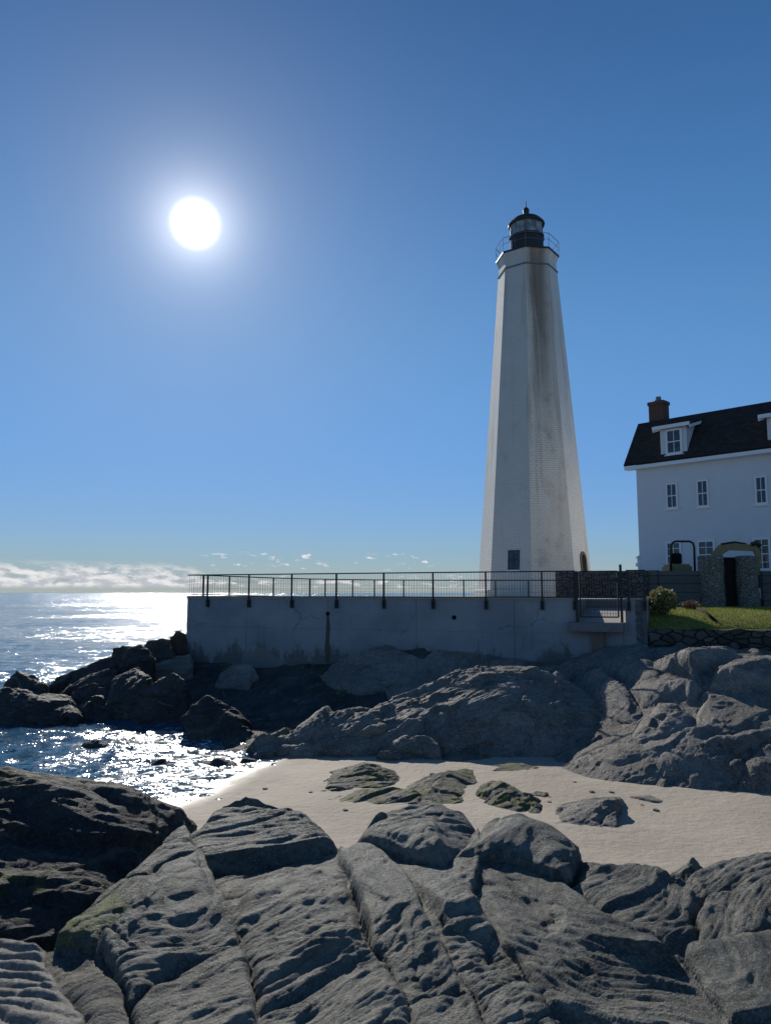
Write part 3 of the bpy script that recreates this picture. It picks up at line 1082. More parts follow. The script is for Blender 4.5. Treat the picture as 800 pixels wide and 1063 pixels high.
def build_sand():
    xs = np.arange(-14, 17.01, 0.07)
    ys = np.arange(9.5, 26.01, 0.07)
    Y, X = np.meshgrid(ys, xs, indexing='ij')
    X, Y = X.ravel(), Y.ravel()
    V = np.stack([X, Y, sand_h(X, Y)], 1)
    o = link_mesh('sand_beach', mesh_np('sand', V, grid_faces(len(ys), len(xs))), M['sand'], None, True)
    tag(o, kind='structure')
    # thin broken line of foam where the water meets the sand
    p1, p2 = SHORE
    d = (p2 - p1).normalized()
    nrm = Vector((d.y, -d.x, 0))
    vs, fs = [], []
    N = 240
    L = 5.6
    tt = np.linspace(-1.2, L, N)
    q = np.stack([tt, 0 * tt, 0 * tt], 1)
    wob = 0.22 * pn(q * 0.7, 81) + 0.08 * pn(q * 2.6, 82)
    wid = np.clip(0.05 + 0.12 * pn(q * 1.7, 83) + 0.05 * pn(q * 7, 84), 0.004, 0.3)
    base = []
    for i in range(N):
        c = p1 + d * float(tt[i])
        # find the water line by marching up the sand
        ss = np.linspace(-1.2, 1.5, 60)
        XX, YY = c.x + nrm.x * ss, c.y + nrm.y * ss
        k = int(np.argmax(sand_h(XX, YY) > SEA + 0.02))
        base.append(ss[k])
    base = np.array(base)
    base = np.convolve(np.pad(base, 6, mode='edge'), np.ones(13) / 13, 'valid')
    for i in range(N):
        c = p1 + d * float(tt[i])
        for s_ in (base[i] + wob[i] - wid[i], base[i] + wob[i] + wid[i]):
            pt = c + nrm * float(s_)
            zz = max(float(sand_h(np.array([pt.x]), np.array([pt.y]))[0]), SEA + 0.03) + 0.012
            vs.append((pt.x, pt.y, zz))
        if i:
            fs.append((2 * i - 2, 2 * i - 1, 2 * i + 1, 2 * i))
    mb = MB()
    mb.add(vs, fs)
    tag(mb.build('sea_foam', M['foam'], None, True), 'thin white foam line where the water meets the sand', None, None, 'stuff')


build_sand()

# ------------------------------------------------------------------ foreground bedrock
SL = -0.05


def H_fg(X, Y):
    return 2.44 - SL * (np.asarray(Y, float) - 4.0) + 0 * np.asarray(X, float)


OUT = [(-300, 870), (0, 905), (60, 900), (150, 872), (190, 858), (207, 848), (222, 838), (255, 832), (300, 834), (330, 850), (348, 868), (362, 878), (385, 866),
       (400, 853), (425, 844), (450, 843), (480, 853), (497, 866), (488, 882), (505, 866), (530, 858), (560, 864), (590, 880), (615, 893), (640, 895), (660, 889),
       (700, 880), (740, 874), (800, 866), (900, 858), (1100, 850)]
_ow = [project(a, b, H_fg) for a, b in OUT]
_ou = np.array([x / y for x, y in _ow])
_oy = np.array([y for x, y in _ow])


def fg_post(X, Y, z):
    yo = np.interp(X / Y, _ou, _oy)
    p = np.stack([X, Y, 0 * X], 1)
    ex = Y - yo + 0.12 * pn(p * 1.6, 91) + 0.05 * pn(p * 5, 92)
    soft = np.log1p(np.exp(np.clip(ex / 0.10, -30, 30))) * 0.10
    return z - 1.3 * soft - 0.4 * np.clip(soft, 0, 1)


TILT = [(0, 0), (0.10, 0.10), (-0.08, 0.10), (0.05, -0.12), (0, -0.3), (0.04, 0.06), (-0.06, 0.10), (0.03, 0.04), (-0.10, 0.0), (0.12, 0.0), (0.0, 0.05), (0.03, 0.10), (-0.14, 0.10),
        (0.05, 0.08), (0.15, 0.12), (-0.12, 0.10)]


def fg_disp(p, pl, k):
    return rock_disp(p, pl.get('strike', 48 + 7 * ((k * 7) % 5 - 2)), pl.get('dip', 42), pl.get('wl', 0.26), 0 if pl.get('same', True) else k, pl.get('amp', 0.78), pl.get('ledge', 1.0))


def ripple(X, Y):
    p = np.stack([X, Y, 0 * X], 1)
    c = 0.25 * pn(p * 1.2, 95) + 0.06 * pn(p * 5, 96)
    tt = (Y + 0.22 * X + c) / 0.125
    fr = tt - np.floor(tt)
    m = np.clip(0.75 + 1.2 * pn(p * np.array([2.2, 4.0, 1]), 97), 0.1, 1.2)
    return 0.062 * m * (np.sin(fr * 2 * np.pi) * 0.35 + np.where(fr < 0.7, fr / 0.7, (1 - fr) / 0.3) * 0.8)


GF = 'slabs of the cracked foreground ledge'
FG = [
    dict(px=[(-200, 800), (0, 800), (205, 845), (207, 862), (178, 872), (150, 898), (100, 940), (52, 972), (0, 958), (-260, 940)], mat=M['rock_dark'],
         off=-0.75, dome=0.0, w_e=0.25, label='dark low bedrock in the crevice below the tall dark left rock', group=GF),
    dict(px=[(52, 972), (100, 940), (150, 898), (178, 872), (192, 864), (205, 893), (168, 912), (135, 944), (105, 974), (98, 980)], mat='spot',
         off=0.05, dome=0.10, label='narrow slanting slab with the bright green moss patch', group=GF),
    dict(px=[(105, 974), (135, 944), (168, 912), (205, 893), (222, 912), (242, 955), (262, 1008), (276, 1070), (285, 1120), (160, 1120), (140, 1066), (130, 1030), (112, 1000)], mat=M['rock_near'],
         off=0.06, dome=0.12, w_d=0.5, crack=0.16, label='dark slab right of the tan rock, with a wedge-shaped upper end', group=GF),
    dict(px=[(50, 960), (98, 980), (112, 1000), (130, 1030), (140, 1066), (160, 1120), (70, 1120), (90, 1063), (60, 1020), (45, 985)], mat=M['rock_tan'],
         off=-0.03, dome=0.06, crack=0.05, cw=0.03, amp=0.55, label='tan rough slab between the rippled stone and the dark slabs', group=GF),
    dict(px=[(-300, 940), (0, 956), (50, 962), (45, 985), (60, 1020), (90, 1063), (70, 1140), (-300, 1200)], mat=M['rock_ripple'],
         off=-0.02, dome=0.02, crack=0.03, amp=0.25, ledge=0.3, extra=ripple, label='pale rippled stone slab in the bottom left corner', group=GF),
    dict(px=[(192, 864), (207, 848), (222, 832), (255, 826), (300, 828), (330, 845), (350, 866), (353, 890), (360, 915), (372, 940), (388, 982), (345, 965), (302, 986), (262, 1008), (242, 955), (222, 912), (205, 893)],
         mat=M['rock_near'], off=-0.03, dome=0.16, w_d=0.8, crack=0.15, cw=0.04, label='big ridged slab whose crest stands against the sand left of centre', group=GF),
    dict(px=[(262, 1008), (302, 986), (345, 965), (388, 982), (405, 1010), (425, 1050), (440, 1120), (285, 1120), (276, 1066)], mat=M['rock_near'],
         off=0.0, dome=0.12, crack=0.14, label='low dark slab at the bottom edge under the big ridged slab', group=GF),
    dict(px=[(350, 866), (362, 874), (398, 893), (412, 906), (432, 935), (448, 966), (466, 1006), (497, 1063), (520, 1120), (440, 1120), (425, 1050), (405, 1010), (388, 982), (372, 940), (360, 915), (353, 890)],
         mat=M['rock_near'], off=-0.02, dome=0.10, crack=0.12, label='long slab between two parallel cracks running to the bottom edge', group=GF),
    dict(px=[(362, 874), (385, 860), (400, 846), (425, 836), (450, 835), (482, 846), (500, 862), (484, 884), (470, 900), (460, 912), (430, 905), (398, 893)], mat=M['rock_near'],
         off=0.07, dome=1.1, w_d=0.5, label='smooth rounded dome of rock at the sand edge in the centre', group=GF),
    dict(px=[(470, 900), (484, 884), (503, 862), (530, 850), (560, 856), (592, 876), (598, 896), (590, 914), (582, 922), (545, 905), (500, 900)], mat=M['rock_near'],
         off=0.07, dome=1.1, w_d=0.5, label='second rounded rock dome, lower and right of the central dome', group=GF),
    dict(px=[(398, 893), (430, 905), (460, 912), (470, 900), (500, 900), (490, 930), (515, 970), (550, 1015), (574, 1063), (600, 1120), (520, 1120), (497, 1063), (466, 1006), (448, 966), (432, 935), (412, 906)],
         mat=M['rock_near'], off=0.03, dome=0.14, w_d=0.7, crack=0.10, label='slab below the smooth dome, narrowing towards the sand', group=GF),
    dict(px=[(500, 900), (545, 905), (582, 922), (625, 952), (680, 983), (722, 1014), (762, 1063), (800, 1120), (600, 1120), (574, 1063), (550, 1015), (515, 970), (490, 930)],
         mat=M['rock_near'], off=0.06, dome=0.18, w_d=0.7, crack=0.10, strike=-28, label='broad slab left of the long diagonal crack, with pale veins', group=GF),
    dict(px=[(582, 922), (590, 914), (598, 896), (615, 886), (645, 888), (655, 892), (705, 904), (742, 926), (722, 944), (722, 964), (710, 986), (706, 1000), (680, 980), (625, 950)],
         mat=M['rock_near'], off=-0.02, dome=0.18, w_d=0.5, crack=0.24, cw=0.05, label='hummocky slab right of the long diagonal crack', group=GF),
    dict(px=[(655, 892), (660, 882), (700, 872), (740, 866), (800, 858), (900, 850), (1100, 842), (1100, 890), (830, 905), (800, 908), (770, 926), (742, 926), (705, 904)], mat=M['rock_near'],
         off=-0.13, dome=0.18, w_d=0.5, label='ridge of rock running to the right edge beside the sand', group=GF),
    dict(px=[(742, 926), (770, 926), (800, 908), (830, 905), (1100, 890), (1100, 960), (800, 962), (755, 978), (710, 986), (722, 964), (722, 944)], mat=M['rock_near'],
         off=0.02, dome=0.15, crack=0.16, strike=50, label='blocky slab at the right edge below the sand ridge', group=GF),
    dict(px=[(710, 986), (755, 978), (800, 962), (1100, 960), (1200, 1140), (800, 1120), (762, 1063), (722, 1014), (706, 1000)], mat=M['rock_near'],
         off=0.05, dome=0.15, crack=0.22, cw=0.05, strike=60, label='lowest slab in the bottom right corner', group=GF),
]
_sp = project(92, 958, H_fg)
M['rock_moss_spot'] = rock_mat('foreground_schist_green_spot', (0.120, 0.123, 0.106), (0.375, 0.37, 0.318), strike=48, dip=42, vein=0.7, grain=1.5,
                               spot=((_sp[0], _sp[1], float(H_fg(_sp[0], _sp[1])) + 0.1), 0.42))
for i_, (pl, tl_) in enumerate(zip(FG, TILT)):
    if i_ in (7, 10, 11):
        pl['off'], pl['crack'], pl['dome'] = 0.02, 0.055, 0.05
    if i_ in (5, 6):
        pl['dome'], pl['crack'] = 0.06, 0.09
    pl['tilt'] = (tl_[0] * 0.6, tl_[1] * 0.6)
    if pl['mat'] == 'spot':
        pl['mat'] = M['rock_moss_spot']
ys = [2.4]
while ys[-1] < 9.6:
    ys.append(ys[-1] * (1.0025 if ys[-1] < 8 else 1.006))
rock_field(H_fg, FG, np.concatenate([np.arange(-1.15, -0.66, 0.005), np.arange(-0.66, 0.66, 0.0026), np.arange(0.66, 1.15, 0.005)]), np.array(ys), fg_disp, None, warp=0.05, zmin=-0.25, post=fg_post)

# the tall dark rock on the left, its near face in shade
GL = 'tall dark rocks at the left edge'
FL = [(-160, 800, 7.6), (0, 801, 7.6), (60, 807, 7.6), (130, 817, 8.0), (188, 836, 8.5), (206, 850, 8.8), (204, 872, 8.6), (150, 905, 7.2), (95, 945, 6.3), (40, 985, 5.9),
      (-60, 985, 5.7), (-200, 960, 5.7)]
pts = []
for a, b, c in FL:
    p = P(a, b, c)
    pts.append(p)
    pts.append(Vector((p.x, p.y, 0.6)))
    if b < 860:
        pts.append(P(a, b + 3, c + 0.5))
        q = P(a, b, c + 2.0)
        pts.append(Vector((q.x, q.y, 0.0)))
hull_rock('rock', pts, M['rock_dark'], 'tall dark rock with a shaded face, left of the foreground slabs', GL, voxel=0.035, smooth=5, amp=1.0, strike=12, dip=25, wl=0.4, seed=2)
pts = []
for a, b, c in [(-150, 790, 10.0), (0, 797, 10.2), (45, 800, 10.3), (78, 812, 10.4), (140, 812, 11.2), (160, 830, 11.0), (60, 840, 9.8), (-100, 850, 9.5)]:
    p = P(a, b, c)
    pts += [p, Vector((p.x, p.y, -0.6)), Vector((p.x, p.y + 1.2, p.z - 1.2))]
hull_rock('rock', pts, M['rock_dark'], 'lower dark rock peeping over the tall left rock, at the water', GL, voxel=0.045, smooth=5, strike=12, dip=25, seed=9)


# ------------------------------------------------------------------ middle bedrock (slope under the terrace and right of the sand)
def WL(px):
    """terrace wall line: point (X, Y) seen in picture column px"""
    d = ray(px, 615.3)
    u = d.x / d.y
    A, B = WA, WB
    e = B - A
    k = (u * A.y - A.x) / (e.x - u * e.y)
    return A + e * k


WA = P(195, 615.3, 34.9)
WB = P(670, 615.3, 27.4)
WA = Vector((WA.x, WA.y))
WB = Vector((WB.x, WB.y))
WD = (WB - WA).normalized()
WN = Vector((WD.y, -WD.x))          # towards the camera side

CTRL = []
for px, py in [(195, 690), (250, 690), (300, 690), (340, 688), (370, 680), (400, 674), (440, 672), (490, 677), (540, 684), (580, 685), (620, 675), (670, 671), (735, 672), (800, 676), (900, 678)]:
    w = WL(px)
    p = P(px, py, w.y)
    CTRL.append((w.x, w.y, p.z))
    CTRL.append((w.x - WN.x * 4, w.y - WN.y * 4, p.z - 0.3))
for px, py, Y in [(600, 705, 26), (700, 700, 22.6), (800, 710, 21.2), (660, 745, 21.6), (720, 765, 19.3), (800, 765, 18.7), (640, 778, 19.6), (717, 778, 18.9),
                  (250, 715, 31), (300, 742, 27.5), (400, 722, 29), (450, 702, 29.5), (900, 765, 18), (900, 710, 20.4), (225, 752, 26.5)]:
    p = P(px, py, Y)
    CTRL.append(tuple(p))
for px, py, z in [(559, 806, -0.15), (600, 818, -0.1), (672, 825, -0.1), (767, 831, -0.1), (800, 834, -0.1), (900, 836, -0.1), (193, 779, -0.35), (215, 784, -0.3), (265, 785, -0.15), (310, 788, -0.15),
                  (400, 792, -0.15), (540, 792, -0.2), (160, 770, -0.9), (100, 760, -1.2), (0, 740, -1.2), (400, 760, 0.1), (520, 750, 0.3), (450, 850, -0.6), (700, 870, -0.6), (900, 880, -0.6), (200, 830, -1.0)]:
    CTRL.append(tuple(G(px, py, z)))
for px in (-100, 0, 100):
    CTRL.append((P(px, 615, 36).x, 36, -1.3))
CTRL.append((-9.9, 35.5, -0.6))
_c = np.array(CTRL)
_n = len(_c)
_K = np.sqrt(((_c[:, None, :2] - _c[None, :, :2]) ** 2).sum(2) + 0.05)
_A = np.zeros((_n + 3, _n + 3))
_A[:_n, :_n] = _K
_A[:_n, _n] = 1
_A[:_n, n2 if False else _n + 1:_n + 3] = _c[:, :2]
_A[_n, :_n] = 1
_A[_n + 1:, :_n] = _c[:, :2].T
_w = np.linalg.solve(_A, np.concatenate([_c[:, 2], [0, 0, 0]]))


def H_mid(X, Y):
    X, Y = np.asarray(X, float), np.asarray(Y, float)
    out_ = _w[_n] + _w[_n + 1] * X + _w[_n + 2] * Y
    for k in range(_n):
        out_ = out_ + _w[k] * np.sqrt((X - _c[k, 0]) ** 2 + (Y - _c[k, 1]) ** 2 + 0.05)
    return out_


def mid_disp(p, pl, k):
    return rock_disp(p, pl.get('strike', 24 + 8 * ((k * 5) % 5 - 2)), pl.get('dip', 36), pl.get('wl', 0.55), k % 7, pl.get('amp', 0.85), pl.get('ledge', 1.0))


GR = 'bedrock slabs on the slope right of the sand'
GU = 'bedrock slabs under the terrace wall'
MID = [
    dict(px=[(770, 790), (790, 772), (860, 760), (900, 770), (900, 836), (800, 832), (766, 829), (770, 812)], mat=M['rock_mid'], off=0.08, dome=0.35, w_d=0.8, group=GR,
         label='grey slab at the right edge just above the sand'),
    dict(px=[(722, 777), (735, 766), (770, 762), (820, 752), (900, 745), (900, 765), (860, 758), (788, 770), (768, 788), (745, 776)], mat=M['rock_mid'], off=0.05, dome=0.3, w_d=0.6, group=GR,
         label='narrow ledge above the slabs at the right edge of the sand'),
    dict(px=[(676, 674), (720, 672), (760, 676), (770, 684), (745, 696), (720, 708), (690, 700), (680, 686)], mat=M['rock_pale'], tilt=(0.0, -0.24), off=0.12, dome=0.25, w_d=0.8, group=GR,
         label='sunlit pale slab directly below the fieldstone wall'),
    dict(px=[(770, 684), (790, 676), (900, 678), (900, 712), (800, 714), (760, 722), (735, 714), (748, 698)], mat=M['rock_pale'], tilt=(0.0, -0.24), off=0.15, dome=0.3, w_d=0.8, group=GR,
         label='high slab at the right edge below the fieldstone wall'),
    dict(px=[(575, 692), (600, 682), (640, 674), (672, 674), (678, 688), (686, 702), (660, 708), (640, 704), (622, 692), (600, 696)], mat=M['rock_pale'], off=0.08, dome=0.25, w_d=0.8, group=GR,
         label='slab in the wall shadow below the gate landing'),
    dict(px=[(644, 706), (662, 710), (690, 704), (718, 712), (732, 718), (720, 730), (700, 730), (682, 732), (668, 736), (656, 722)], mat=M['rock_pale'], tilt=(0.0, -0.24), off=0.10, dome=0.25, w_d=0.6, group=GR,
         label='flat pale shelf above the rounded hump on the right slope'),
]
MIDH = [
    dict(px=[(331, 703), (352, 684), (380, 674), (402, 670), (440, 684), (425, 702), (400, 714), (372, 722), (345, 716)], mat=M['rock_pale'], group=GU, label='left of two pale slabs leaning against the terrace wall', dr=1.4, back=1.6, strike=35, dip=30),
    dict(px=[(400, 716), (428, 702), (444, 684), (452, 674), (492, 676), (486, 690), (455, 708), (432, 722), (405, 726)], mat=M['rock_pale'], group=GU, label='right of two pale slabs leaning against the terrace wall, split by a dark crack', dr=1.4, back=1.6, strike=35, dip=30),
    dict(px=[(224, 712), (228, 698), (245, 688), (262, 690), (268, 704), (258, 716)], mat=M['rock_pale'], group=GU, label='small pale lump of rock at the foot of the terrace wall', dr=0.8, back=1.0),
    dict(px=[(559, 805), (600, 788), (640, 776), (690, 774), (717, 779), (714, 790), (694, 806), (672, 822), (620, 812), (590, 810)], mat=M['rock_mid'], group=GR, label='wedge-shaped ribbed slab pointing left onto the sand', dr=1.6, back=2.2, strike=52, dip=55, wl=0.4),
    dict(px=[(674, 822), (696, 806), (716, 790), (722, 779), (745, 778), (770, 790), (768, 812), (764, 828), (700, 826)], mat=M['rock_mid'], group=GR, label='ribbed hump right of the wedge-shaped slab, at the sand', dr=1.5, back=2.0, strike=50, dip=55, wl=0.4),
    dict(px=[(592, 712), (602, 698), (622, 694), (642, 706), (655, 722), (668, 738), (660, 752), (640, 748), (618, 735)], mat=M['rock_pale'], group=GR, label='pale ridged rock just right of the great central rock', dr=1.8, back=1.5),
    dict(px=[(656, 766), (664, 748), (682, 734), (700, 732), (716, 744), (726, 762), (715, 768), (690, 764)], mat=M['rock_mid'], group=GR, label='rounded boulder-like hump in the middle of the right slope', dr=1.2, back=1.3),
    dict(px=[(722, 730), (736, 720), (760, 724), (784, 722), (792, 738), (784, 760), (760, 762), (734, 764), (722, 752)], mat=M['rock_mid'], group=GR, label='grey block left of the dark cleft at the right edge', dr=1.5, back=1.6),
    dict(px=[(798, 738), (820, 722), (900, 720), (900, 745), (820, 750), (786, 760), (790, 748)], mat=M['rock_mid'], group=GR, label='grey block right of the dark cleft at the right edge', dr=1.6, back=1.6),
]
ys = [15.8]
while ys[-1] < 38.5:
    ys.append(ys[-1] * 1.003)


def mid_post(X, Y, z):
    # left end: falls steeply into the sea beside the wall corner
    edge = WA.x + 0.15 + (Y - WA.y) * 0.17 + 0.25 * pn(np.stack([X, Y, 0 * X], 1) * 0.9, 44)
    s = np.clip((edge - X) / 0.5, 0, 6)
    return z - 1.2 * s


DS = 0.8
rock_field(H_mid, MID, np.arange(-0.42, 0.72, 0.0027), np.array(ys), mid_disp, ('rocky_shore', M['rock_dark'], 'rocky_slope', M['rock_mid']), warp=0.12, zmin=-1.6, post=mid_post)  # left bedrock takes the darker schist: the wall's shade put into its colour

for k_, pl in enumerate(MIDH):
    outline_rock(pl['px'], H_mid, pl['dr'], pl['back'], pl['mat'], pl['label'], pl['group'], sink=0.7, name='rock_slab', voxel=0.05, smooth=5, amp=0.68,
                 strike=pl.get('strike', 30), dip=pl.get('dip', 38), wl=pl.get('wl', 0.5), seed=k_ + 3)

# the great central rock and its neighbours
GC = 'rocks around the great central rock'
big = [(300, 781, 21.7), (320, 782, 21.6), (420, 783, 21.5), (540, 786, 21.2), (640, 782, 21.3), (662, 770, 22.2),
       (345, 752, 22.9), (390, 734, 23.6), (440, 711, 24.4), (475, 695, 24.9), (497, 689, 25.0), (540, 691, 24.8), (580, 699, 24.4), (612, 719, 23.8), (640, 744, 23.0),
       (520, 720, 22.9), (580, 735, 22.6), (450, 745, 22.8), (610, 760, 21.9)]
pts = []
for a, b, c in big:
    p = P(a, b, c)
    pts += [p, Vector((p.x * 1.02, p.y + 2.2, p.z - 0.9)), Vector((p.x, p.y, -0.6))]
hull_rock('rock', pts, M['rock_mid'], 'great rounded central rock with its near face in shadow', GC, voxel=0.05, smooth=9, amp=1.05, strike=22, dip=48, wl=0.85, seed=4)
outline_rock([(262, 784), (272, 772), (300, 757), (335, 742), (362, 734), (388, 738), (402, 752), (380, 770), (350, 783)], 22.0, 1.2, 1.5, M['rock_mid'],
             'layered ridge rising to the left flank of the great central rock', GC, sink=0.6, voxel=0.05, smooth=4, amp=1.5, strike=35, dip=50, wl=0.5, seed=5)
outline_rock([(395, 784), (402, 772), (420, 763), (440, 761), (455, 770), (458, 784)], 21.0, 0.5, 0.8, M['rock_mid'],
             'small rock at the foot of the great central rock', GC, sink=0.4, voxel=0.05, smooth=4, seed=6)
outline_rock([(254, 784), (266, 774), (282, 764), (296, 757), (306, 770), (300, 784)], 22.6, 0.5, 1.0, M['rock_moss'],
             'green-topped rock where the sand meets the wall shadow', GC, sink=0.4, voxel=0.05, smooth=3, seed=8)
outline_rock([(636, 782), (640, 755), (655, 752), (680, 764), (700, 778), (690, 786)], 21.6, 0.8, 1.2, M['rock_mid'],
             'low dark rock at the right foot of the great central rock', GC, sink=0.5, voxel=0.05, smooth=4, seed=12)

# rocks lying in the sand
GS = 'rocks half buried in the sand'
kw = dict(zground=0.0, Yf=0, name='rock', sink=0.25)


def sand_rock(ol, dr, back, mat, label, **k2):
    a = dict(voxel=0.035, smooth=3, amp=0.8, wl=0.3)
    a.update(k2)
    outline_rock(ol, 0, dr * 2.3, back, mat, label, GS, zground=0.02, sink=0.25, **a)


sand_rock([(338, 818), (342, 806), (358, 797), (378, 793), (398, 797), (416, 806), (418, 812), (395, 818)], 0.45, 0.9, M['rock_moss'], 'lumpy mossy rock in the sand left of centre', seed=21)
sand_rock([(322, 831), (335, 822), (360, 819), (400, 819), (430, 822), (440, 832), (430, 837), (380, 832), (350, 831)], 0.3, 0.6, M['rock_moss'], 'long flat dark rock in the sand below the lumpy mossy rock', seed=22)
sand_rock([(422, 836), (428, 824), (448, 818), (470, 820), (482, 828), (480, 837)], 0.35, 0.7, M['rock_moss'], 'dark rock at the right end of the long flat rock', seed=23)
sand_rock([(412, 826), (440, 805), (465, 798), (490, 802), (496, 812), (484, 822), (440, 828)], 0.5, 0.7, M['rock_moss'], 'low green-capped rock behind the long flat rock', seed=24, amp=0.6)
sand_rock([(495, 830), (500, 816), (520, 812), (545, 822), (560, 838), (563, 849), (540, 848), (510, 838)], 0.4, 0.7, M['rock_moss'], 'brown-green jagged rock right of the green-capped rock', seed=25)
sand_rock([(455, 790), (462, 780), (490, 775), (515, 778), (526, 788), (500, 791)], 0.4, 0.9, M['rock_moss'], 'mossy low rock at the foot of the great central rock', seed=26)
sand_rock([(508, 801), (520, 794), (545, 793), (562, 799), (545, 802)], 0.25, 0.5, M['rock_moss'], 'thin mossy rock barely rising from the sand', seed=27, amp=0.5)
sand_rock([(576, 856), (582, 840), (600, 834), (640, 831), (646, 836), (632, 846), (641, 862), (610, 858)], 0.35, 0.7, M['rock_mid'], 'flat grey rock alone in the sand right of centre', seed=28, amp=0.7)
sand_rock([(646, 834), (655, 828), (675, 827), (687, 834), (670, 836)], 0.2, 0.4, M['rock_mid'], 'sliver of grey rock just showing above the sand', seed=29, amp=0.4)
sand_rock([(550, 826), (556, 821), (566, 822), (573, 829), (566, 828)], 0.12, 0.25, M['rock_moss'], 'tiny dark stone in the sand beside the jagged rock', seed=30, amp=0.3, voxel=0.02)

pb0 = None
rgp = np.random.RandomState(21)
for i_ in range(16):
    px, py = 250 + rgp.rand() * 520, 800 + rgp.rand() * 48
    g_ = G(px, py, 0.06)
    zz_ = float(sand_h(np.array([g_.x]), np.array([g_.y]))[0])
    if pb0 is None:
        rp = 0.07
        pts = [Vector((math.cos(a_) * rp * (0.7 + 0.5 * rgp.rand()), math.sin(a_) * rp * (0.6 + 0.5 * rgp.rand()), h_)) for a_ in np.linspace(0, 5.8, 8) for h_ in (0, 0.045)]
        pts = [p_ + Vector((g_.x, g_.y, zz_ - 0.015)) for p_ in pts]
        pb0 = hull_rock('pebble', pts, M['rock_mid'], 'small dark pebble lying loose on the pale sand', 'pebbles scattered on the sand', voxel=0.012, smooth=4, amp=0.06)
    else:
        c_ = pb0.copy()
        COL.objects.link(c_)
        c_.location = (g_.x, g_.y, zz_ - 0.012)
        c_.rotation_euler = (0, 0, rgp.rand() * 6.28)
        k_ = 0.45 + 0.75 * rgp.rand()
        c_.scale = (k_, k_, k_ * 0.9)
# rocks of the breakwater left of the wall
GB = 'boulders of the breakwater left of the terrace'
BW = [
    ([(-60, 762), (-60, 715), (0, 714), (40, 717), (70, 722), (80, 742), (60, 757), (0, 763)], 27.5, 1.6, 2.0, 'rock_boulder', 'broad dark mass of rock at the left edge above the water', {}),
    ([(5, 720), (6, 706), (18, 699), (30, 702), (47, 711), (46, 722)], 29.5, 0.6, 1.2, 'rock_boulder', 'peaked block on top of the dark mass at the left edge', dict(smooth=2)),
    ([(46, 716), (60, 703), (92, 688), (116, 682), (121, 690), (108, 700), (70, 716)], 31.5, 0.5, 1.5, 'rock_boulder', 'long dark slab tilted up to the right', dict(smooth=2)),
    ([(56, 720), (84, 703), (112, 692), (122, 698), (112, 714), (75, 724)], 30.5, 0.6, 1.2, 'rock_boulder', 'pale-edged slab under the long tilted slab', dict(smooth=2)),
    ([(116, 696), (117, 672), (124, 670), (146, 669), (160, 681), (152, 694)], 31.5, 0.6, 1.2, 'rock_boulder', 'square block above the middle of the breakwater', dict(smooth=2)),
    ([(145, 684), (148, 670), (153, 663), (158, 668), (176, 664), (182, 680), (170, 688)], 33.5, 0.4, 1.2, 'rock_boulder', 'small pointed rocks behind the square block', dict(smooth=2)),
    ([(171, 684), (175, 664), (184, 655), (193, 659), (199, 684)], 34.6, 0.4, 1.0, 'rock_red', 'reddish pointed rock against the end of the terrace', dict(smooth=2)),
    ([(143, 698), (165, 684), (198, 678), (200, 694), (165, 702)], 33.0, 0.9, 1.0, 'rock_pale', 'pale flat-topped slab beside the terrace corner', dict(smooth=2)),
    ([(135, 766), (136, 738), (150, 712), (176, 700), (192, 708), (200, 735), (200, 768)], 27.3, 1.3, 2.0, 'rock_boulder', 'tall rounded boulder at the water below the terrace corner', {}),
    ([(108, 764), (106, 735), (118, 704), (140, 692), (156, 704), (152, 764)], 28.3, 1.5, 2.0, 'rock_boulder', 'dark upright boulder in the middle of the breakwater', {}),
    ([(66, 730), (76, 716), (96, 708), (112, 714), (114, 732)], 29.4, 0.5, 1.2, 'rock_boulder', 'smooth boulder below the pale-edged slab', {}),
    ([(72, 756), (76, 736), (100, 722), (114, 728), (116, 758)], 28.0, 0.8, 1.2, 'rock_boulder', 'glinting rough boulder at the water in the breakwater', {}),
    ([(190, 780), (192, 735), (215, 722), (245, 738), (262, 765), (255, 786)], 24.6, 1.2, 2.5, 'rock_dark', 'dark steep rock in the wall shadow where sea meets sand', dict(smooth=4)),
]
for ol, Yf, dr, bk, mt, lab, k2 in BW:
    a = dict(voxel=0.06, smooth=4, amp=1.2, strike=40, dip=35, wl=0.5, seed=int(abs(ol[0][0])) % 17)
    a.update(k2)
    outline_rock(ol, Yf, dr, bk, M[mt], lab, GB, sink=1.3, **a)
GW = 'low rocks awash in the shallow water'
for ol, Yf, lab in [([(70, 787), (80, 776), (100, 771), (119, 777), (120, 787)], 23.2, 'dark rock awash left in the shallow water'),
                    ([(148, 801), (158, 791), (170, 787), (184, 794), (186, 801)], 21.2, 'dark rock awash in the middle of the shallow water'),
                    ([(198, 801), (210, 791), (225, 787), (240, 790), (248, 799), (240, 801)], 20.9, 'dark rock awash where the water meets the sand'),
                    ([(246, 797), (252, 789), (264, 789), (268, 797)], 21.2, 'small dark rock on the wet sand')]:
    outline_rock(ol, Yf, 0.35, 0.7, M['rock_dark'], lab, GW, sink=0.35, voxel=0.04, smooth=3, amp=0.8, wl=0.3, seed=int(ol[0][0]) % 13)

# ------------------------------------------------------------------ terrace wall
TOP = 4.35


def V3(xy, z):
    return Vector((xy[0], xy[1], z))


tw = thing('terrace_wall', V3((WA + WB) / 2, 1.0), 'long pale concrete terrace wall above the dark rocks', 'wall')
n1, n2 = WL(598), WL(648)
THK = 0.45


def wall_seg(mb, a, b, z0, z1, off0, off1):
    a, b = Vector(a[:2]), Vector(b[:2])
    d = (b - a).normalized()
    nn = Vector((d.y, -d.x))
    poly = [a + nn * off0, b + nn * off0, b + nn * off1, a + nn * off1]
    mb.prism(poly, z0, z1)


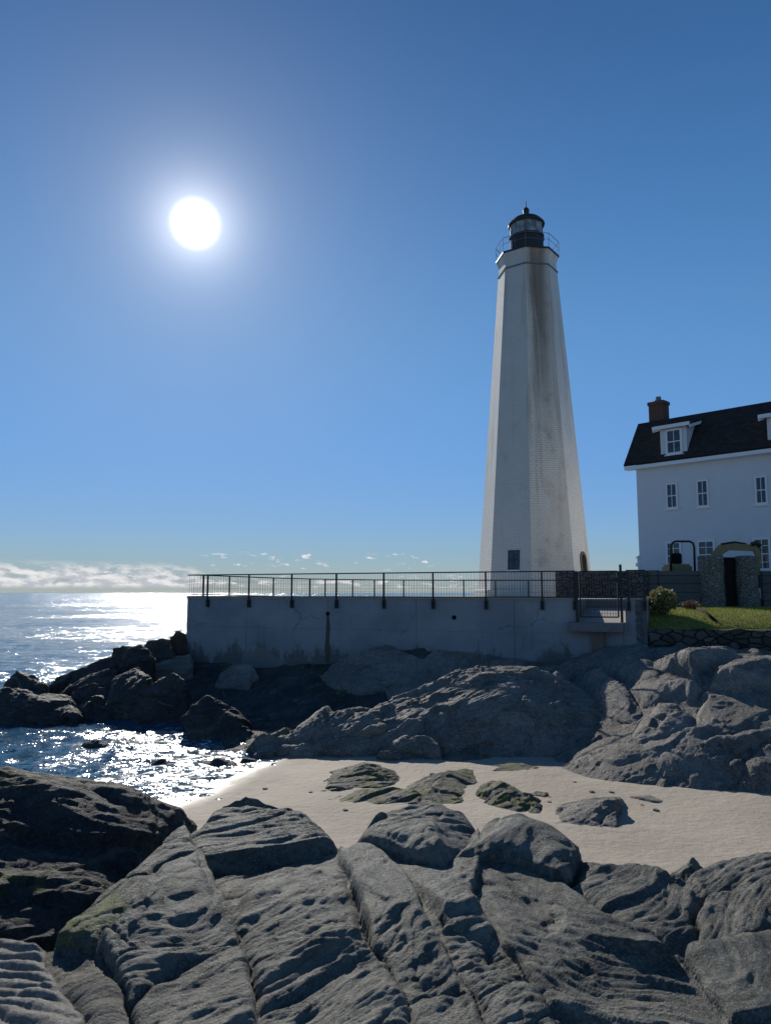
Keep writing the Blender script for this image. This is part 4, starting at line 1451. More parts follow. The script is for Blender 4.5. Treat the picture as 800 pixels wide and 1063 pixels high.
mb = MB()
wall_seg(mb, WA, n1, -1.2, TOP, 0, -THK)
wall_seg(mb, n1, n2, -1.2, 3.5, -0.002, -THK)
wall_seg(mb, n2, WB, -1.2, TOP, 0, -THK)
back = WA - WN * 7 + WD * 3.0
wall_seg(mb, WA - WN * THK + WD * 0.0, back, -1.2, TOP, -0.001, 0.4)
wall_seg(mb, WB, WB - WN * 5, -1.2, TOP, -0.4, 0)
tw_body = mb.build('wall_body', M['wall'], tw)
mb = MB()
wall_seg(mb, WA - WD * 0.04, n1, TOP, TOP + 0.07, 0.05, -THK - 0.03)
wall_seg(mb, n2, WB + WD * 0.04, TOP, TOP + 0.07, 0.05, -THK - 0.03)
mb.build('wall_cap', M['concrete'], tw)
# drain pipes and their stains
for px, py, ln in ((340.5, 637, 1.9), (471, 641, 0.0)):
    w = WL(px)
    c = P(px, py, w.y)
    c = V3(w, c.z)
    n3 = V3(WN, 0)
    dp = MB()
    dp.tube([c - n3 * 0.1, c + n3 * 0.03], 0.09, 12)
    dp.build('drain_pipe', M['rubber'], tw)
    if ln:
        st = MB()
        zt = c.z - 0.08
        a = V3(w, zt)
        prof = [(0.06, 0.0), (0.10, -0.5), (0.09, -1.0), (0.13, -1.5), (0.10, -2.0)]
        vs = []
        for hw, dz in prof:
            for s_ in (-1, 1):
                vs.append(a + V3(WD, 0) * (hw * s_ + 0.02 * math.sin(dz * 9)) + Vector((0, 0, dz)) + n3 * 0.004)
        fs = [(2 * i, 2 * i + 1, 2 * i + 3, 2 * i + 2) for i in range(len(prof) - 1)]
        st.add(vs, fs)
        st.build('rust_streak', M['stain'], tw)
# landing slab, its pier and the ramp behind the gate
sl0, sl1 = WL(590), WL(647)
mb = MB()
wall_seg(mb, sl0, sl1, 3.16, 3.5, 0.55, -0.0)
tw_s = mb.build('landing_slab', M['greyconc'], tw, bevel=0.02)
mb = MB()
p0, p1 = WL(613), WL(626)
wall_seg(mb, p0, p1, 0.8, 3.158, 0.25, 0.003)
mb.build('landing_pier', M['brownconc'], tw, bevel=0.015)
mb = MB()
a, b = n1, n2
q = [V3(a, 3.505), V3(b, 3.505), V3(b - WN * 3.4, 3.97), V3(a - WN * 3.4, 3.97)]
lo = [V3(x, 3.2) for x in q]
mb.add(q + lo, [(0, 1, 2, 3), (7, 6, 5, 4), (0, 4, 5, 1), (1, 5, 6, 2), (2, 6, 7, 3), (3, 7, 4, 0)])
mb.build('ramp', M['concrete'], tw)
mb = MB()
for e_, s_ in ((n1, -1), (n2, 1)):
    x0 = e_ - WN * THK
    x1 = e_ - WN * 3.4
    dd = WD * (0.15 * s_)
    mb.prism([x0, x1, x1 + dd, x0 + dd] if s_ > 0 else [x0 + dd, x1 + dd, x1, x0], 3.0, TOP - 0.01)
x1, x2 = n1 - WN * 3.4 - WD * 0.15, n2 - WN * 3.4 + WD * 0.15
mb.prism([x1, x2, x2 - WN * 0.2, x1 - WN * 0.2], 3.0, TOP - 0.01)
mb.build('ramp_side_wall', M['greyconc'], tw)

# plaza surface behind the wall
pz = 4.33
mb = MB()
IN = WN * -0.47
pl = [WA + IN + WD * 0.3, n1 + IN - WD * 0.15, n1 - WN * 3.6 - WD * 0.15, n2 - WN * 3.6 + WD * 0.15, n2 + IN + WD * 0.15, WB + IN - WD * 0.2, WB - WN * 5 - WD * 0.2,
      Vector((10.2, 37.35)), Vector((60, 37.35)), Vector((60, 90)), Vector((24, 82)), Vector((10.5, 66)), Vector((3.5, 60)), Vector((-1.5, 50)), Vector((-6.5, 42.0))]
me = bpy.data.meshes.new('plaza')
bm = bmesh.new()
f = bm.faces.new([bm.verts.new((p[0], p[1], pz)) for p in pl])
r = bmesh.ops.extrude_face_region(bm, geom=[f])
for v in [g for g in r['geom'] if isinstance(g, bmesh.types.BMVert)]:
    v.co.z -= 1.2
bmesh.ops.triangulate(bm, faces=bm.faces[:])
bmesh.ops.recalc_face_normals(bm, faces=bm.faces[:])
bm.to_mesh(me)
bm.free()
tag(link_mesh('plaza_paving', me, M['plaza']), kind='structure')
# seaward side of the plaza: a sea wall below its edge
sw = MB()
for a, b in ((Vector((-6.5, 42.0)), Vector((-1.5, 50))), (Vector((-1.5, 50)), Vector((3.5, 60))), (Vector((3.5, 60)), Vector((10.5, 66))), (Vector((10.5, 66)), Vector((24, 82)))):
    wall_seg(sw, b, a, -1.5, 4.31, -0.05, -0.5)
tag(sw.build('sea_wall', M['greyconc']), 'grey concrete sea wall on the seaward edge behind the terrace', 'wall')


# ------------------------------------------------------------------ railings
def rail_post(mb, p, ztop, zbot, w=0.055, tab=None):
    mb.obox((p[0], p[1], (ztop + zbot) / 2), V3(WD, 0), V3(WN, 0), (0, 0, 1), w / 2, w / 2, (ztop - zbot) / 2)
    if tab:
        q = Vector(p[:2]) - WN * 0.02
        mb.obox((q[0], q[1], tab[0]), V3(WD, 0), V3(WN, 0), (0, 0, 1), 0.065, 0.05, tab[1])


def railing(name, label, group, line, zt, zb, posts, tabs=False, spacing=0.115, bar=0.05, wire=0.008):
    """line: list of (x, y, ztop) corners; posts: list of (x, y, ztop, zbottom)"""
    r_ = thing(name, (posts[len(posts) // 2][0], posts[len(posts) // 2][1], zb), label, 'railing', group)
    for p in posts:
        m_ = MB()
        rail_post(m_, p, p[2], p[3], 0.06, ((TOP - 0.24, 0.17) if tabs else None))
        m_.build('post', M['black'], r_)
    t_ = MB()
    b_ = MB()
    w_ = MB()
    for (a, b) in zip(line[:-1], line[1:]):
        A, B = Vector(a), Vector(b)
        t_.bar(A, B, bar, bar)
        h = A.z - zb if False else 0.0
        A0, B0 = Vector((A.x, A.y, A.z - zt)), Vector((B.x, B.y, B.z - zt))
        b_.bar(A0, B0, bar * 0.8, bar * 0.8)
        L = (B - A).length
        k = int(L / spacing)
        for i in range(1, k):
            f_ = i / k
            w_.bar(A0.lerp(B0, f_), A.lerp(B, f_), wire, wire)
        for hh in (0.35, 0.7):
            w_.bar(A0.lerp(A, hh), B0.lerp(B, hh), wire * 0.8, wire * 0.8)
    t_.build('top_rail', M['black'], r_)
    b_.build('bottom_rail', M['black'], r_)
    w_.build('wire_infill', M['black'], r_)
    return r_


GRL = 'black steel railings of the terrace'
ZT = TOP + 1.07
off = WN * 0.09
fr = [WL(px) + off for px in (216.8, 259.5, 303.8, 350, 399, 449.9, 504.6, 562.7, 596.3)]
l0, l1 = WL(196) + off, WL(597) + off
railing('steel_railing', 'long black railing along the front edge of the terrace wall', GRL, [(l0.x, l0.y, ZT), (l1.x, l1.y, ZT)], 0.99, TOP,
        [(p.x, p.y, ZT, TOP - 0.35) for p in fr], tabs=True)
# short length right of the gate
l2, l3 = WL(650) + off, WL(670) + off
railing('steel_railing', 'short black railing right of the gate, against the stone wall', GRL, [(l2.x, l2.y, ZT), (l3.x, l3.y, ZT)], 0.99, TOP,
        [(p.x, p.y, ZT, TOP - 0.35) for p in (WL(652) + off, WL(668.5) + off)], tabs=True)
# inner railing down the ramped walk behind
ip = []
for px, py, Y in [(199, 597.0, 35.9), (211.5, 597.2, 36.1), (238.5, 598.2, 36.6), (284, 600.0, 37.2), (321.7, 601.0, 37.6), (337.6, 601.3, 37.7), (366, 601.7, 37.9), (388.6, 602, 38.0), (418.8, 602.2, 38.0),
                  (449.5, 602.3, 38.0), (481, 602.4, 38.0), (514, 602.5, 38.0), (548, 602.5, 38.0), (583, 602.5, 38.0), (612, 602.5, 37.9), (640, 602.5, 37.8)]:
    p = P(px, py, Y)
    ip.append((p.x, p.y, p.z))
railing('steel_railing', 'inner black railing on the far side of the terrace walk', GRL, ip, 0.92, 4.33, [(x, y, z, 4.33) for x, y, z in ip[1:]], spacing=0.13)

# gate in the railing
g0, g1 = WL(598.5) + off, WL(644.5) + off
gt = thing('mesh_gate', V3((g0 + g1) / 2, 3.6), 'tall black mesh gate over the pale landing in the terrace wall', 'gate')
zb = P(620, 640.5, ((g0 + g1) / 2).y).z
for p, zt in ((g0, ZT), (g1, P(645, 586, g1.y).z)):
    m_ = MB()
    m_.obox((p.x, p.y, (zt + 3.5) / 2), V3(WD, 0), V3(WN, 0), (0, 0, 1), 0.045, 0.045, (zt - 3.5) / 2)
    m_.build('gate_post', M['black'], gt)
fm = MB()
i0, i1 = g0 + WD * 0.12, g1 - WD * 0.12
for z_ in (ZT - 0.02, zb):
    fm.bar(V3(i0, z_), V3(i1, z_), 0.05, 0.05)
for p in (i0, i1):
    fm.bar(V3(p, zb), V3(p, ZT - 0.02), 0.05, 0.05)
fm.build('gate_frame', M['black'], gt)
ms = MB()
L = (i1 - i0).length
for i in range(1, 14):
    p = i0.lerp(i1, i / 14)
    ms.bar(V3(p, zb), V3(p, ZT - 0.03), 0.013, 0.013)
for i in range(1, 13):
    z_ = zb + (ZT - zb) * i / 13
    ms.bar(V3(i0, z_), V3(i1, z_), 0.010, 0.010)
ms.build('mesh_panel', M['black'], gt)
hm = MB()
hp = g1 - WD * 0.1 + WN * 0.03
hm.obox((hp.x, hp.y, ZT - 0.35), V3(WD, 0), V3(WN, 0), (0, 0, 1), 0.12, 0.06, 0.09)
hm.build('gate_latch', M['black'], gt, bevel=0.01)

# ------------------------------------------------------------------ lighthouse
LK = 57.0 / 46.0
LX, LY = P(554, 600, 57.0).x, 57.0
lh = thing('lighthouse', (LX, LY, pz), 'tall white octagonal lighthouse with a black lantern room', 'lighthouse')
vdir = math.atan2(-LY, P(551.5, 600, 46).x * -1)      # one corner points at the camera
vdir = math.atan2(-LY, -LX) - R(2.5)


def oct_pts(r, z):
    return [Vector((LX + r * math.cos(vdir + k * math.pi / 4), LY + r * math.sin(vdir + k * math.pi / 4), z)) for k in range(8)]


RB0 = lambda z: 3.52 - (z - 4.33) * (3.52 - 1.875) / (25.05 - 4.33)
KZ = lambda z: EYE + (z - EYE) * LK
RB = lambda z: LK * RB0(EYE + (z - EYE) / LK)
ZN = KZ(25.05)


def tower_mesh(name, rings, mat, parent, face_uv=True):
    vs, fs, uvs = [], [], []
    for r, z in rings:
        vs += oct_pts(r, z)
    for i in range(len(rings) - 1):
        for k in range(8):
            k2 = (k + 1) % 8
            fs.append((i * 8 + k, i * 8 + k2, (i + 1) * 8 + k2, (i + 1) * 8 + k))
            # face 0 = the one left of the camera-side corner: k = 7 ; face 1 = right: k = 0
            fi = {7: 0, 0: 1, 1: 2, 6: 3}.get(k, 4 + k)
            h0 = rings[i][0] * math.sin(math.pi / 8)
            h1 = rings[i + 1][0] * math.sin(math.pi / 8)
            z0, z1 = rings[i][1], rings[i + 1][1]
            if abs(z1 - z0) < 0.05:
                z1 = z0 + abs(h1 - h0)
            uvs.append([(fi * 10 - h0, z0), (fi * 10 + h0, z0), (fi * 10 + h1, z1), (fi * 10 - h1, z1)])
    n = len(rings)
    fs.append(tuple((n - 1) * 8 + k for k in range(8)))
    uvs.append([(0, 0)] * 8)
    me = bpy.data.meshes.new(name)
    me.from_pydata(vs, [], fs)
    ul = me.uv_layers.new(name='UVMap')
    li = 0
    for p_, uu in zip(me.polygons, uvs):
        for c_, u_ in zip(p_.loop_indices, uu):
            ul.data[c_].uv = u_
    return link_mesh(name, me, mat, parent)


rings = [(RB(4.33 + i * (ZN - 4.33) / 12), 4.33 + i * (ZN - 4.33) / 12) for i in range(13)]
sc = lambda pr: [(r * LK, KZ(z)) for r, z in pr]
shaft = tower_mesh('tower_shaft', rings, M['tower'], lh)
tower_mesh('plinth', [(4.62, 4.335), (4.62, 4.78), (4.56, 4.82), (4.30, 4.82)], M['tower'], lh)
tower_mesh('neck_band', sc([(1.93, 25.02), (1.93, 25.10), (1.86, 25.12)]), M['greyconc'], lh)
tower_mesh('neck', sc([(1.85, 25.0), (1.83, 25.6), (1.85, 25.66), (1.97, 26.02), (1.97, 26.06)]), M['tower'], lh)
tower_mesh('gallery_deck', sc([(1.95, 26.055), (2.03, 26.06), (2.03, 26.16), (1.9, 26.20), (0.2, 26.22)]), M['black_iron'], lh)
C0 = Vector((LX, LY, 0))
mb = MB()
mb.lathe(C0, sc([(1.16, 26.2), (1.16, 26.32), (1.11, 26.34), (1.11, 27.42), (1.17, 27.45), (1.17, 27.56), (1.0, 27.57)]), 10, vdir)
dr = mb.build('lantern_base', M['black_iron'], lh)
mb = MB()
mb.lathe(C0, sc([(1.05, 27.55), (1.05, 28.42)]), 10, vdir)
mb.build('lantern_glass', M['lantern_glass'], lh)
for k in range(10):
    mb = MB()
    a = vdir + 2 * math.pi * k / 10
    p = C0 + Vector((math.cos(a), math.sin(a), 0)) * 1.06 * LK
    mb.bar(p + Vector((0, 0, KZ(27.5))), p + Vector((0, 0, KZ(28.45))), 0.03, 0.03)
    mb.build('glazing_bar', M['black_iron'], lh)
# paler end panel seen at the left of the lantern
a = vdir - R(62)
p = C0 + Vector((math.cos(a), math.sin(a), 0)) * 1.12 * LK
mb = MB()
mb.obox((p.x, p.y, KZ(26.85)), (math.cos(a), math.sin(a), 0), (-math.sin(a), math.cos(a), 0), (0, 0, 1), 0.06, 0.12, 0.50)
mb.build('vent_cover', M['white'], lh, bevel=0.01)
mb = MB()
dome = [(1.02, 28.40), (1.17, 28.38), (1.19, 28.46), (1.07, 28.62), (0.88, 28.80), (0.62, 28.95), (0.36, 29.04), (0.22, 29.09), (0.20, 29.16)]
mb.lathe(C0, sc(dome), 20, vdir)
rf = mb.build('lantern_roof', M['black_iron'], lh, smooth=False)
mb = MB()
mb.lathe(C0, sc([(0.17, 29.12), (0.16, 29.22), (0.19, 29.30), (0.21, 29.42), (0.19, 29.54), (0.12, 29.63), (0.05, 29.68), (0.03, 29.72), (0.02, 30.12)]), 16)
mb.build('ventilator_ball', M['black_iron'], rf, smooth=True)
# gallery railing
gr_ = MB()
top_ = oct_pts(2.02 * LK, KZ(27.05))
midr = oct_pts(2.01 * LK, KZ(26.65))
bot_ = oct_pts(1.99 * LK, KZ(26.16))
for k in range(8):
    gr_.bar(bot_[k], top_[k], 0.03, 0.03)
    gr_.bar(top_[k], top_[(k + 1) % 8], 0.03, 0.03)
    gr_.bar(midr[k], midr[(k + 1) % 8], 0.022, 0.022)
gr_.build('gallery_railing', M['greyconc'], lh)


def oct_face_frame(k, zc):
    """middle of face k at height zc with its axes (right, up the slope, outward)"""
    a_, b_ = oct_pts(RB(zc), zc)[k], oct_pts(RB(zc), zc)[(k + 1) % 8]
    a2, b2 = oct_pts(RB(zc + 1), zc + 1)[k], oct_pts(RB(zc + 1), zc + 1)[(k + 1) % 8]
    c = (a_ + b_) / 2
    up = ((a2 + b2) / 2 - c).normalized()
    rt = (b_ - a_).normalized()
    return c, rt, up, rt.cross(up)


def on_face(px, py, k):
    c, rt, up, nn = oct_face_frame(k, 5.8)
    d = ray(px, py)
    o = Vector((0, 0, EYE))
    tt = (c - o).dot(nn) / d.dot(nn)
    q = o + d * tt - c
    return q.dot(rt), q.dot(up)


def win_on(c, rt, up, nn, x0, x1, y0, y1, parent, mats, fw=0.07, cols=2, rows=2, sill=True, name='window', surround=None, depth=0.05, glass='glass', pane_parent=None):
    """sash window standing proud of a wall plane: frame with glazing bars, a pane set behind, a sill"""
    C = lambda x, y, z=0.0: c + rt * x + up * y + nn * z
    fm = MB()
    mx, my = (x0 + x1) / 2, (y0 + y1) / 2
    w, h = (x1 - x0) / 2, (y1 - y0) / 2
    for s_ in (-1, 1):
        fm.obox(C(mx + s_ * (w - fw / 2), my, depth / 2 + 0.012), rt, up, nn, fw / 2, h, depth / 2)
        fm.obox(C(mx, my + s_ * (h - fw / 2), depth / 2 + 0.012), rt, up, nn, w - fw, fw / 2, depth / 2 - 0.002)
    for i in range(1, cols):
        x = x0 + (x1 - x0) * i / cols
        fm.obox(C(x, my, depth / 2), rt, up, nn, 0.018, h - fw, depth / 2 - 0.008)
    for i in range(1, rows):
        y = y0 + (y1 - y0) * i / rows
        fm.obox(C(mx, y, depth / 2), rt, up, nn, w - fw, 0.030 if i * 2 == rows else 0.018, depth / 2 - 0.004)
    f_ = fm.build(name, mats, parent)
    pm = MB()
    pm.obox(C(mx, my, 0.012), rt, up, nn, w - fw * 0.6, h - fw * 0.6, 0.01)
    pm.build('pane', M[glass], pane_parent or f_)
    if sill:
        sm = MB()
        sm.obox(C(mx, y0 - 0.05, 0.06), rt, up, nn, w + 0.09, 0.045, 0.06)
        sm.build('sill', M['white'], pane_parent or f_)
    return f_


c, rt, up, nn = oct_face_frame(7, 5.8)
x0, y1 = on_face(527.5, 571.5, 7)
x1, y0 = on_face(538.8, 591.5, 7)
win_on(c, rt, up, nn, x0, x1, y0, y1, lh, M['black_iron'], fw=0.06, cols=2, rows=2)
# arched doorway on the right-hand face
c, rt, up, nn = oct_face_frame(1, 5.8)
x0, y1 = on_face(602.0, 575, 1)
x1, y0 = on_face(608.0, 594, 1)
xm = (x0 + x1) / 2
hw = min(0.68, abs(x1 - x0) / 2)
ang_ = [(-hw, -1.1), (hw, -1.1)] + [(hw * math.cos(a), y1 - hw + hw * math.sin(a)) for a in np.linspace(0, math.pi, 13)]


def face_poly(mb, pts, z0, z1):
    n_ = len(pts)
    vs = [c + rt * (xm + a) + up * b + nn * z0 for a, b in pts] + [c + rt * (xm + a) + up * b + nn * z1 for a, b in pts]
    mb.add(vs, [tuple(range(n_)), tuple(range(n_, 2 * n_))] + [(i, (i + 1) % n_, n_ + (i + 1) % n_, n_ + i) for i in range(n_)])


mb = MB()
face_poly(mb, ang_, -0.1, 0.02)
door = mb.build('door', M['darkwood'], lh)
mb = MB()
arc = [(math.cos(a), math.sin(a)) for a in np.linspace(0, math.pi, 13)]
prev = None
pts_in = [(hw, -1.1)] + [(hw * a, y1 - hw + hw * b) for a, b in arc] + [(-hw, -1.1)]
pts_out = [(hw + 0.2, -1.1)] + [((hw + 0.2) * a, y1 - hw + (hw + 0.2) * b) for a, b in arc] + [(-hw - 0.2, -1.1)]
n_ = len(pts_in)
vs = []
for z_ in (-0.05, 0.08):
    vs += [c + rt * (xm + a) + up * b + nn * z_ for a, b in pts_in]
    vs += [c + rt * (xm + a) + up * b + nn * z_ for a, b in pts_out]
fs = []
for i in range(n_ - 1):
    a0, a1, b0, b1 = i, i + 1, n_ + i, n_ + i + 1
    o_ = 2 * n_
    fs += [(a0 + o_, a1 + o_, b1 + o_, b0 + o_), (a0, b0, b1, a1), (a0, a1, a1 + o_, a0 + o_), (b0, b0 + o_, b1 + o_, b1)]
mb.add(vs, fs)
mb.build('door_surround', M['brownconc'], door)

# ------------------------------------------------------------------ stone walls behind
gw = MB()
a = P(576, 600, 38.9)
b = P(671.5, 600, 37.2)
wall_seg(gw, (a.x, a.y), (b.x, b.y), 3.4, 5.70, 0, -0.5)
tag(gw.build('stone_wall', M['granite']), 'dark granite parapet wall in front of the lighthouse foot', 'wall')
bw = MB()
a2 = Vector((b.x, b.y)) + Vector((0.02, 0.12))
b2 = P(682, 600, 37.0)
wall_seg(bw, a2, (b2.x, b2.y), 3.4, 5.72, 0, -0.4)
c2 = P(731, 600, 36.9)
wall_seg(bw, (b2.x + 0.05, b2.y), (c2.x, c2.y), 3.4, 5.68, 0, -0.3)
tag(bw.build('board_wall', M['boards']), 'weathered grey wall of wide horizontal boards behind the bush', 'wall')
bw = MB()
a3 = P(791, 600, 37.0)
wall_seg(bw, (a3.x, a3.y), (a3.x + 14, a3.y - 0.5), 3.4, 5.68, 0, -0.3)
tag(bw.build('board_wall', M['boards']), 'weathered grey board wall right of the second gate pillar', 'wall')


def pillar(px0, px1, ytop, Y, label):
    a_, b_ = P(px0, 615, Y), P(px1, 615, Y)
    r_ = (b_.x - a_.x) / 2
    cx = (a_.x + b_.x) / 2
    zt = P(px0, ytop, Y).z
    m_ = MB()
    n = 36
    rs = []
    hh = zt - 3.7
    for i in range(15):
        z_ = 3.7 + hh * i / 14
        rs.append((r_ * (1.0 + 0.012 * math.sin(i * 2.3)), z_))
    rs += [(r_ * 0.93, zt + 0.05), (r_ * 0.4, zt + 0.08)]
    m_.lathe((cx, Y + r_, 0), rs, n)
    k0 = len(m_.v)
    vv = np.array(m_.v)
    q = rock_disp(vv * 2.0, 10, 10, 0.3, 3, 0.35)
    dv = vv - np.array([cx, Y + r_, 0])
    dv[:, 2] = 0
    ln = np.linalg.norm(dv, axis=1)[:, None]
    vv = vv + dv / np.maximum(ln, 1e-3) * q[:, None]
    m_.v = [tuple(x) for x in vv]
    o = m_.build('gate_pillar', M['pillar'], None, True)
    return tag(o, label, 'pillar', 'round stone gate pillars')


pillar(731.5, 756.5, 577.5, 36.4, 'left round stone gate pillar with a sunlit left edge')
pillar(770, 791, 578, 36.4, 'right round stone gate pillar at the end of the lawn')
gd = thing('timber_gate', (P(763, 615, 37.2).x, 37.2, 3.9), 'black timber gate standing between the two stone pillars', 'gate')
a, b = P(748, 615, 37.2), P(778, 615, 37.2)
k = 8
for i in range(k):
    m_ = MB()
    x0 = a.x + (b.x - a.x) * i / k
    x1 = a.x + (b.x - a.x) * (i + 1) / k - 0.015
    m_.obox(((x0 + x1) / 2, 37.2, 5.03), (1, 0, 0), (0, 1, 0), (0, 0, 1), (x1 - x0) / 2, 0.03, 1.34)
    m_.build('plank', M['darkwood'], gd)
for z_ in (4.2, 5.9):
    m_ = MB()
    m_.obox(((a.x + b.x) / 2, 37.265, z_), (1, 0, 0), (0, 1, 0), (0, 0, 1), (b.x - a.x) / 2, 0.03, 0.08)
    m_.build('cross_brace', M['darkwood'], gd)

# ------------------------------------------------------------------ lawn and fieldstone retaining wall
RE = WL(800)
RD = Vector((1, -0.22)).normalized()
r0 = WB + Vector((0.02, 0.0))
r1 = r0 + Vector((22, -5.6))
fsw = MB()
k = 60
top_z = 3.28
zr = np.array([0.10 * math.sin(i * 1.7) * 0.6 + 0.05 * math.sin(i * 4.1) for i in range(k + 1)])
vs, fs = [], []
dd = (r1 - r0).normalized()
nn2 = Vector((dd.y, -dd.x))
for i in range(k + 1):
    p = r0.lerp(r1, i / k)
    j = nn2 * (0.05 * math.sin(i * 2.9))
    z_ = top_z + zr[i] * 0.5
    for q, z2 in ((p + nn2 * 0.12 + j, 0.9), (p + j, z_ - 0.06), (p - nn2 * 0.06 + j, z_), (p - nn2 * 0.55, z_), (p - nn2 * 0.55, 0.9)):
        vs.append((q.x, q.y, z2))
for i in range(k):
    for m_ in range(4):
        fs.append((i * 5 + m_, (i + 1) * 5 + m_, (i + 1) * 5 + m_ + 1, i * 5 + m_ + 1))
fsw.add(vs, fs)
tag(fsw.build('stone_wall', M['fieldstone']), 'low dark fieldstone retaining wall holding up the lawn', 'wall')


def lawn_z(X, Y):
    wl = r0.y + (X - r0.x) * (r1.y - r0.y) / (r1.x - r0.x)
    s = Y - wl
    return 3.27 + 0.66 * (1 - np.exp(-np.maximum(s - 0.3, 0) / 1.6)) + 0.02 * pn(np.stack([X, Y, 0 * X], 1) * 1.1, 31)


us_ = np.linspace(0, 1, 90)
ss_ = np.linspace(0.22, 12.5, 70)
vs = []
for s_ in ss_:
    for u_ in us_:
        p = r0.lerp(r1, float(u_)) + Vector((0, float(s_)))
        vs.append((p.x - 0.06, p.y, 0))
vs = np.array(vs)
vs[:, 2] = lawn_z(vs[:, 0], vs[:, 1])
keep = vs[:, 1] < 37.6
Fq = grid_faces(70, 90)
vsub, fsub = sub_mesh(vs, Fq, keep[Fq].all(1))
tag(link_mesh('lawn', mesh_np('lawn', vsub, fsub), M['lawn'], None, True), kind='structure')
rg = np.random.RandomState(5)
N = 26000
u_ = rg.rand(N) * 0.55
s_ = 0.4 + rg.rand(N) ** 1.3 * 6.0
X = r0.x + (r1.x - r0.x) * u_ + 0.12
Y = r0.y + (r1.y - r0.y) * u_ + s_
Z = lawn_z(X, Y) - 0.01
ang = rg.rand(N) * math.pi * 2
hgt = 0.05 + 0.06 * rg.rand(N)
wd = 0.012
dx, dy = np.cos(ang) * wd, np.sin(ang) * wd
lx, ly = (rg.rand(N) - 0.5) * 0.08, (rg.rand(N) - 0.5) * 0.08
v = np.stack([np.stack([X - dx, Y - dy, Z], 1), np.stack([X + dx, Y + dy, Z], 1), np.stack([X + lx, Y + ly, Z + hgt], 1)], 1).reshape(-1, 3)
f = np.arange(3 * N).reshape(-1, 3)
tag(link_mesh('grass', mesh_np('grass', v, f), M['grass']), 'short green grass growing on the lawn above the stone wall', None, None, 'stuff')


def leaf_cloud(n, cen, rad, size, rng, squash=(1, 1, 1), shell=0.45, flat_bottom=True):
    d = rng.normal(size=(n, 3))
    d /= np.linalg.norm(d, axis=1)[:, None]
    r = shell + (1 - shell) * rng.rand(n) ** 0.6
    lump = 1 + 0.55 * pn(d * 2.4 + np.array(cen) * 0.3, 17) + 0.15 * pn(d * 6, 18)
    p = np.array(cen) + d * (r * lump)[:, None] * np.array(rad)
    a = rng.normal(size=(n, 3)) + d * 0.5
    a /= np.linalg.norm(a, axis=1)[:, None]
    b = np.cross(a, rng.normal(size=(n, 3)))
    b /= np.linalg.norm(b, axis=1)[:, None]
    s = size * (0.6 + 0.8 * rng.rand(n))[:, None]
    v = np.stack([p - a * s, p + b * s * 0.38, p + a * s, p - b * s * 0.38], 1).reshape(-1, 3)
    return v, np.arange(4 * n).reshape(-1, 4)


bc = P(687, 632, 29.3)
bz = float(lawn_z(np.array([bc.x]), np.array([bc.y]))[0])
bush = thing('bush', (bc.x, bc.y, bz - 0.2), 'round bush with pale yellow-green top at the end of the terrace', 'bush')
rg = np.random.RandomState(3)
bt = P(687, 611, 29.3).z
v, f = leaf_cloud(3600, (bc.x, bc.y, (bt + bz) / 2 + 0.05), (0.56, 0.58, (bt - bz) / 2 * 0.95), 0.07, rg, shell=0.25)
link_mesh('foliage', mesh_np('foliage', v, f), M['leaf'], bush)
m_ = MB()
for i in range(16):
    a = rg.rand() * 6.28
    r_ = 0.1 + 0.35 * rg.rand()
    e_ = Vector((bc.x + r_ * math.cos(a), bc.y + r_ * math.sin(a), bz + 0.3 + 0.6 * rg.rand()))
    m_.tube([(bc.x + 0.05 * math.cos(a), bc.y + 0.05 * math.sin(a), bz - 0.2), e_.lerp(Vector((bc.x, bc.y, bz)), 0.4), e_], [0.02, 0.015, 0.006], 5)
m_.build('stem', M['stem'], bush)
dc = P(716, 630, 31.5)
dz_ = float(lawn_z(np.array([dc.x]), np.array([dc.y]))[0])
dp = thing('dry_plant', (dc.x, dc.y, dz_), 'small reddish dried plant on the lawn beside the bush', 'plant')
m_ = MB()
for i in range(70):
    a = rg.rand() * 6.28
    r_ = 0.5 * rg.rand()
    h_ = 0.15 + 0.3 * rg.rand()
    m_.tube([(dc.x + 0.25 * r_ * math.cos(a), dc.y + 0.25 * r_ * math.sin(a), dz_ - 0.02), (dc.x + r_ * math.cos(a), dc.y + r_ * math.sin(a), dz_ + h_)], [0.012, 0.004], 4)
m_.build('stems', M['dry'], dp)
v, f = leaf_cloud(300, (dc.x, dc.y, dz_ + 0.22), (0.45, 0.45, 0.18), 0.05, rg, shell=0.1)
link_mesh('foliage', mesh_np('foliage', v, f), M['dry'], dp)
m_ = MB()
tz = lambda p: float(lawn_z(np.array([p[0]]), np.array([p[1]]))[0])
pA, pB = P(721, 632, 31.2), G(742, 650.5, 3.35)
m_.tube([(pA.x, pA.y, tz(pA) + 0.07), ((pA.x + pB.x) / 2, (pA.y + pB.y) / 2, tz((pA + pB) / 2) + 0.07), (pB.x, pB.y, tz(pB) + 0.06)], 0.06, 10)
tag(m_.build('pole', M['rubber'], None, True), 'dark pole lying across the lawn beside the dry plant', 'pole')

# ------------------------------------------------------------------ house
HL = P(664, 600, 48.0)
HRr = P(800, 600, 48.0 / 1.132)
h0 = Vector((HL.x, HL.y))
hd = (Vector((HRr.x, HRr.y)) - h0).normalized()
hn = Vector((hd.y, -hd.x))
hs = thing('white_house', (h0.x, h0.y, pz), 'large white house with dark gambrel roof, dormers and brick chimney', 'house')
O3 = V3(h0, 0)
rt, up, nn = V3(hd, 0), Vector((0, 0, 1)), V3(hn, 0)


def on_wall(px, py, shift=0.0):
    d = ray(px, py)
    o = Vector((0, 0, EYE))
    tt = (O3 + nn * shift - o).dot(nn) / d.dot(nn)
    q = o + d * tt - O3
    return q.dot(rt), q.z


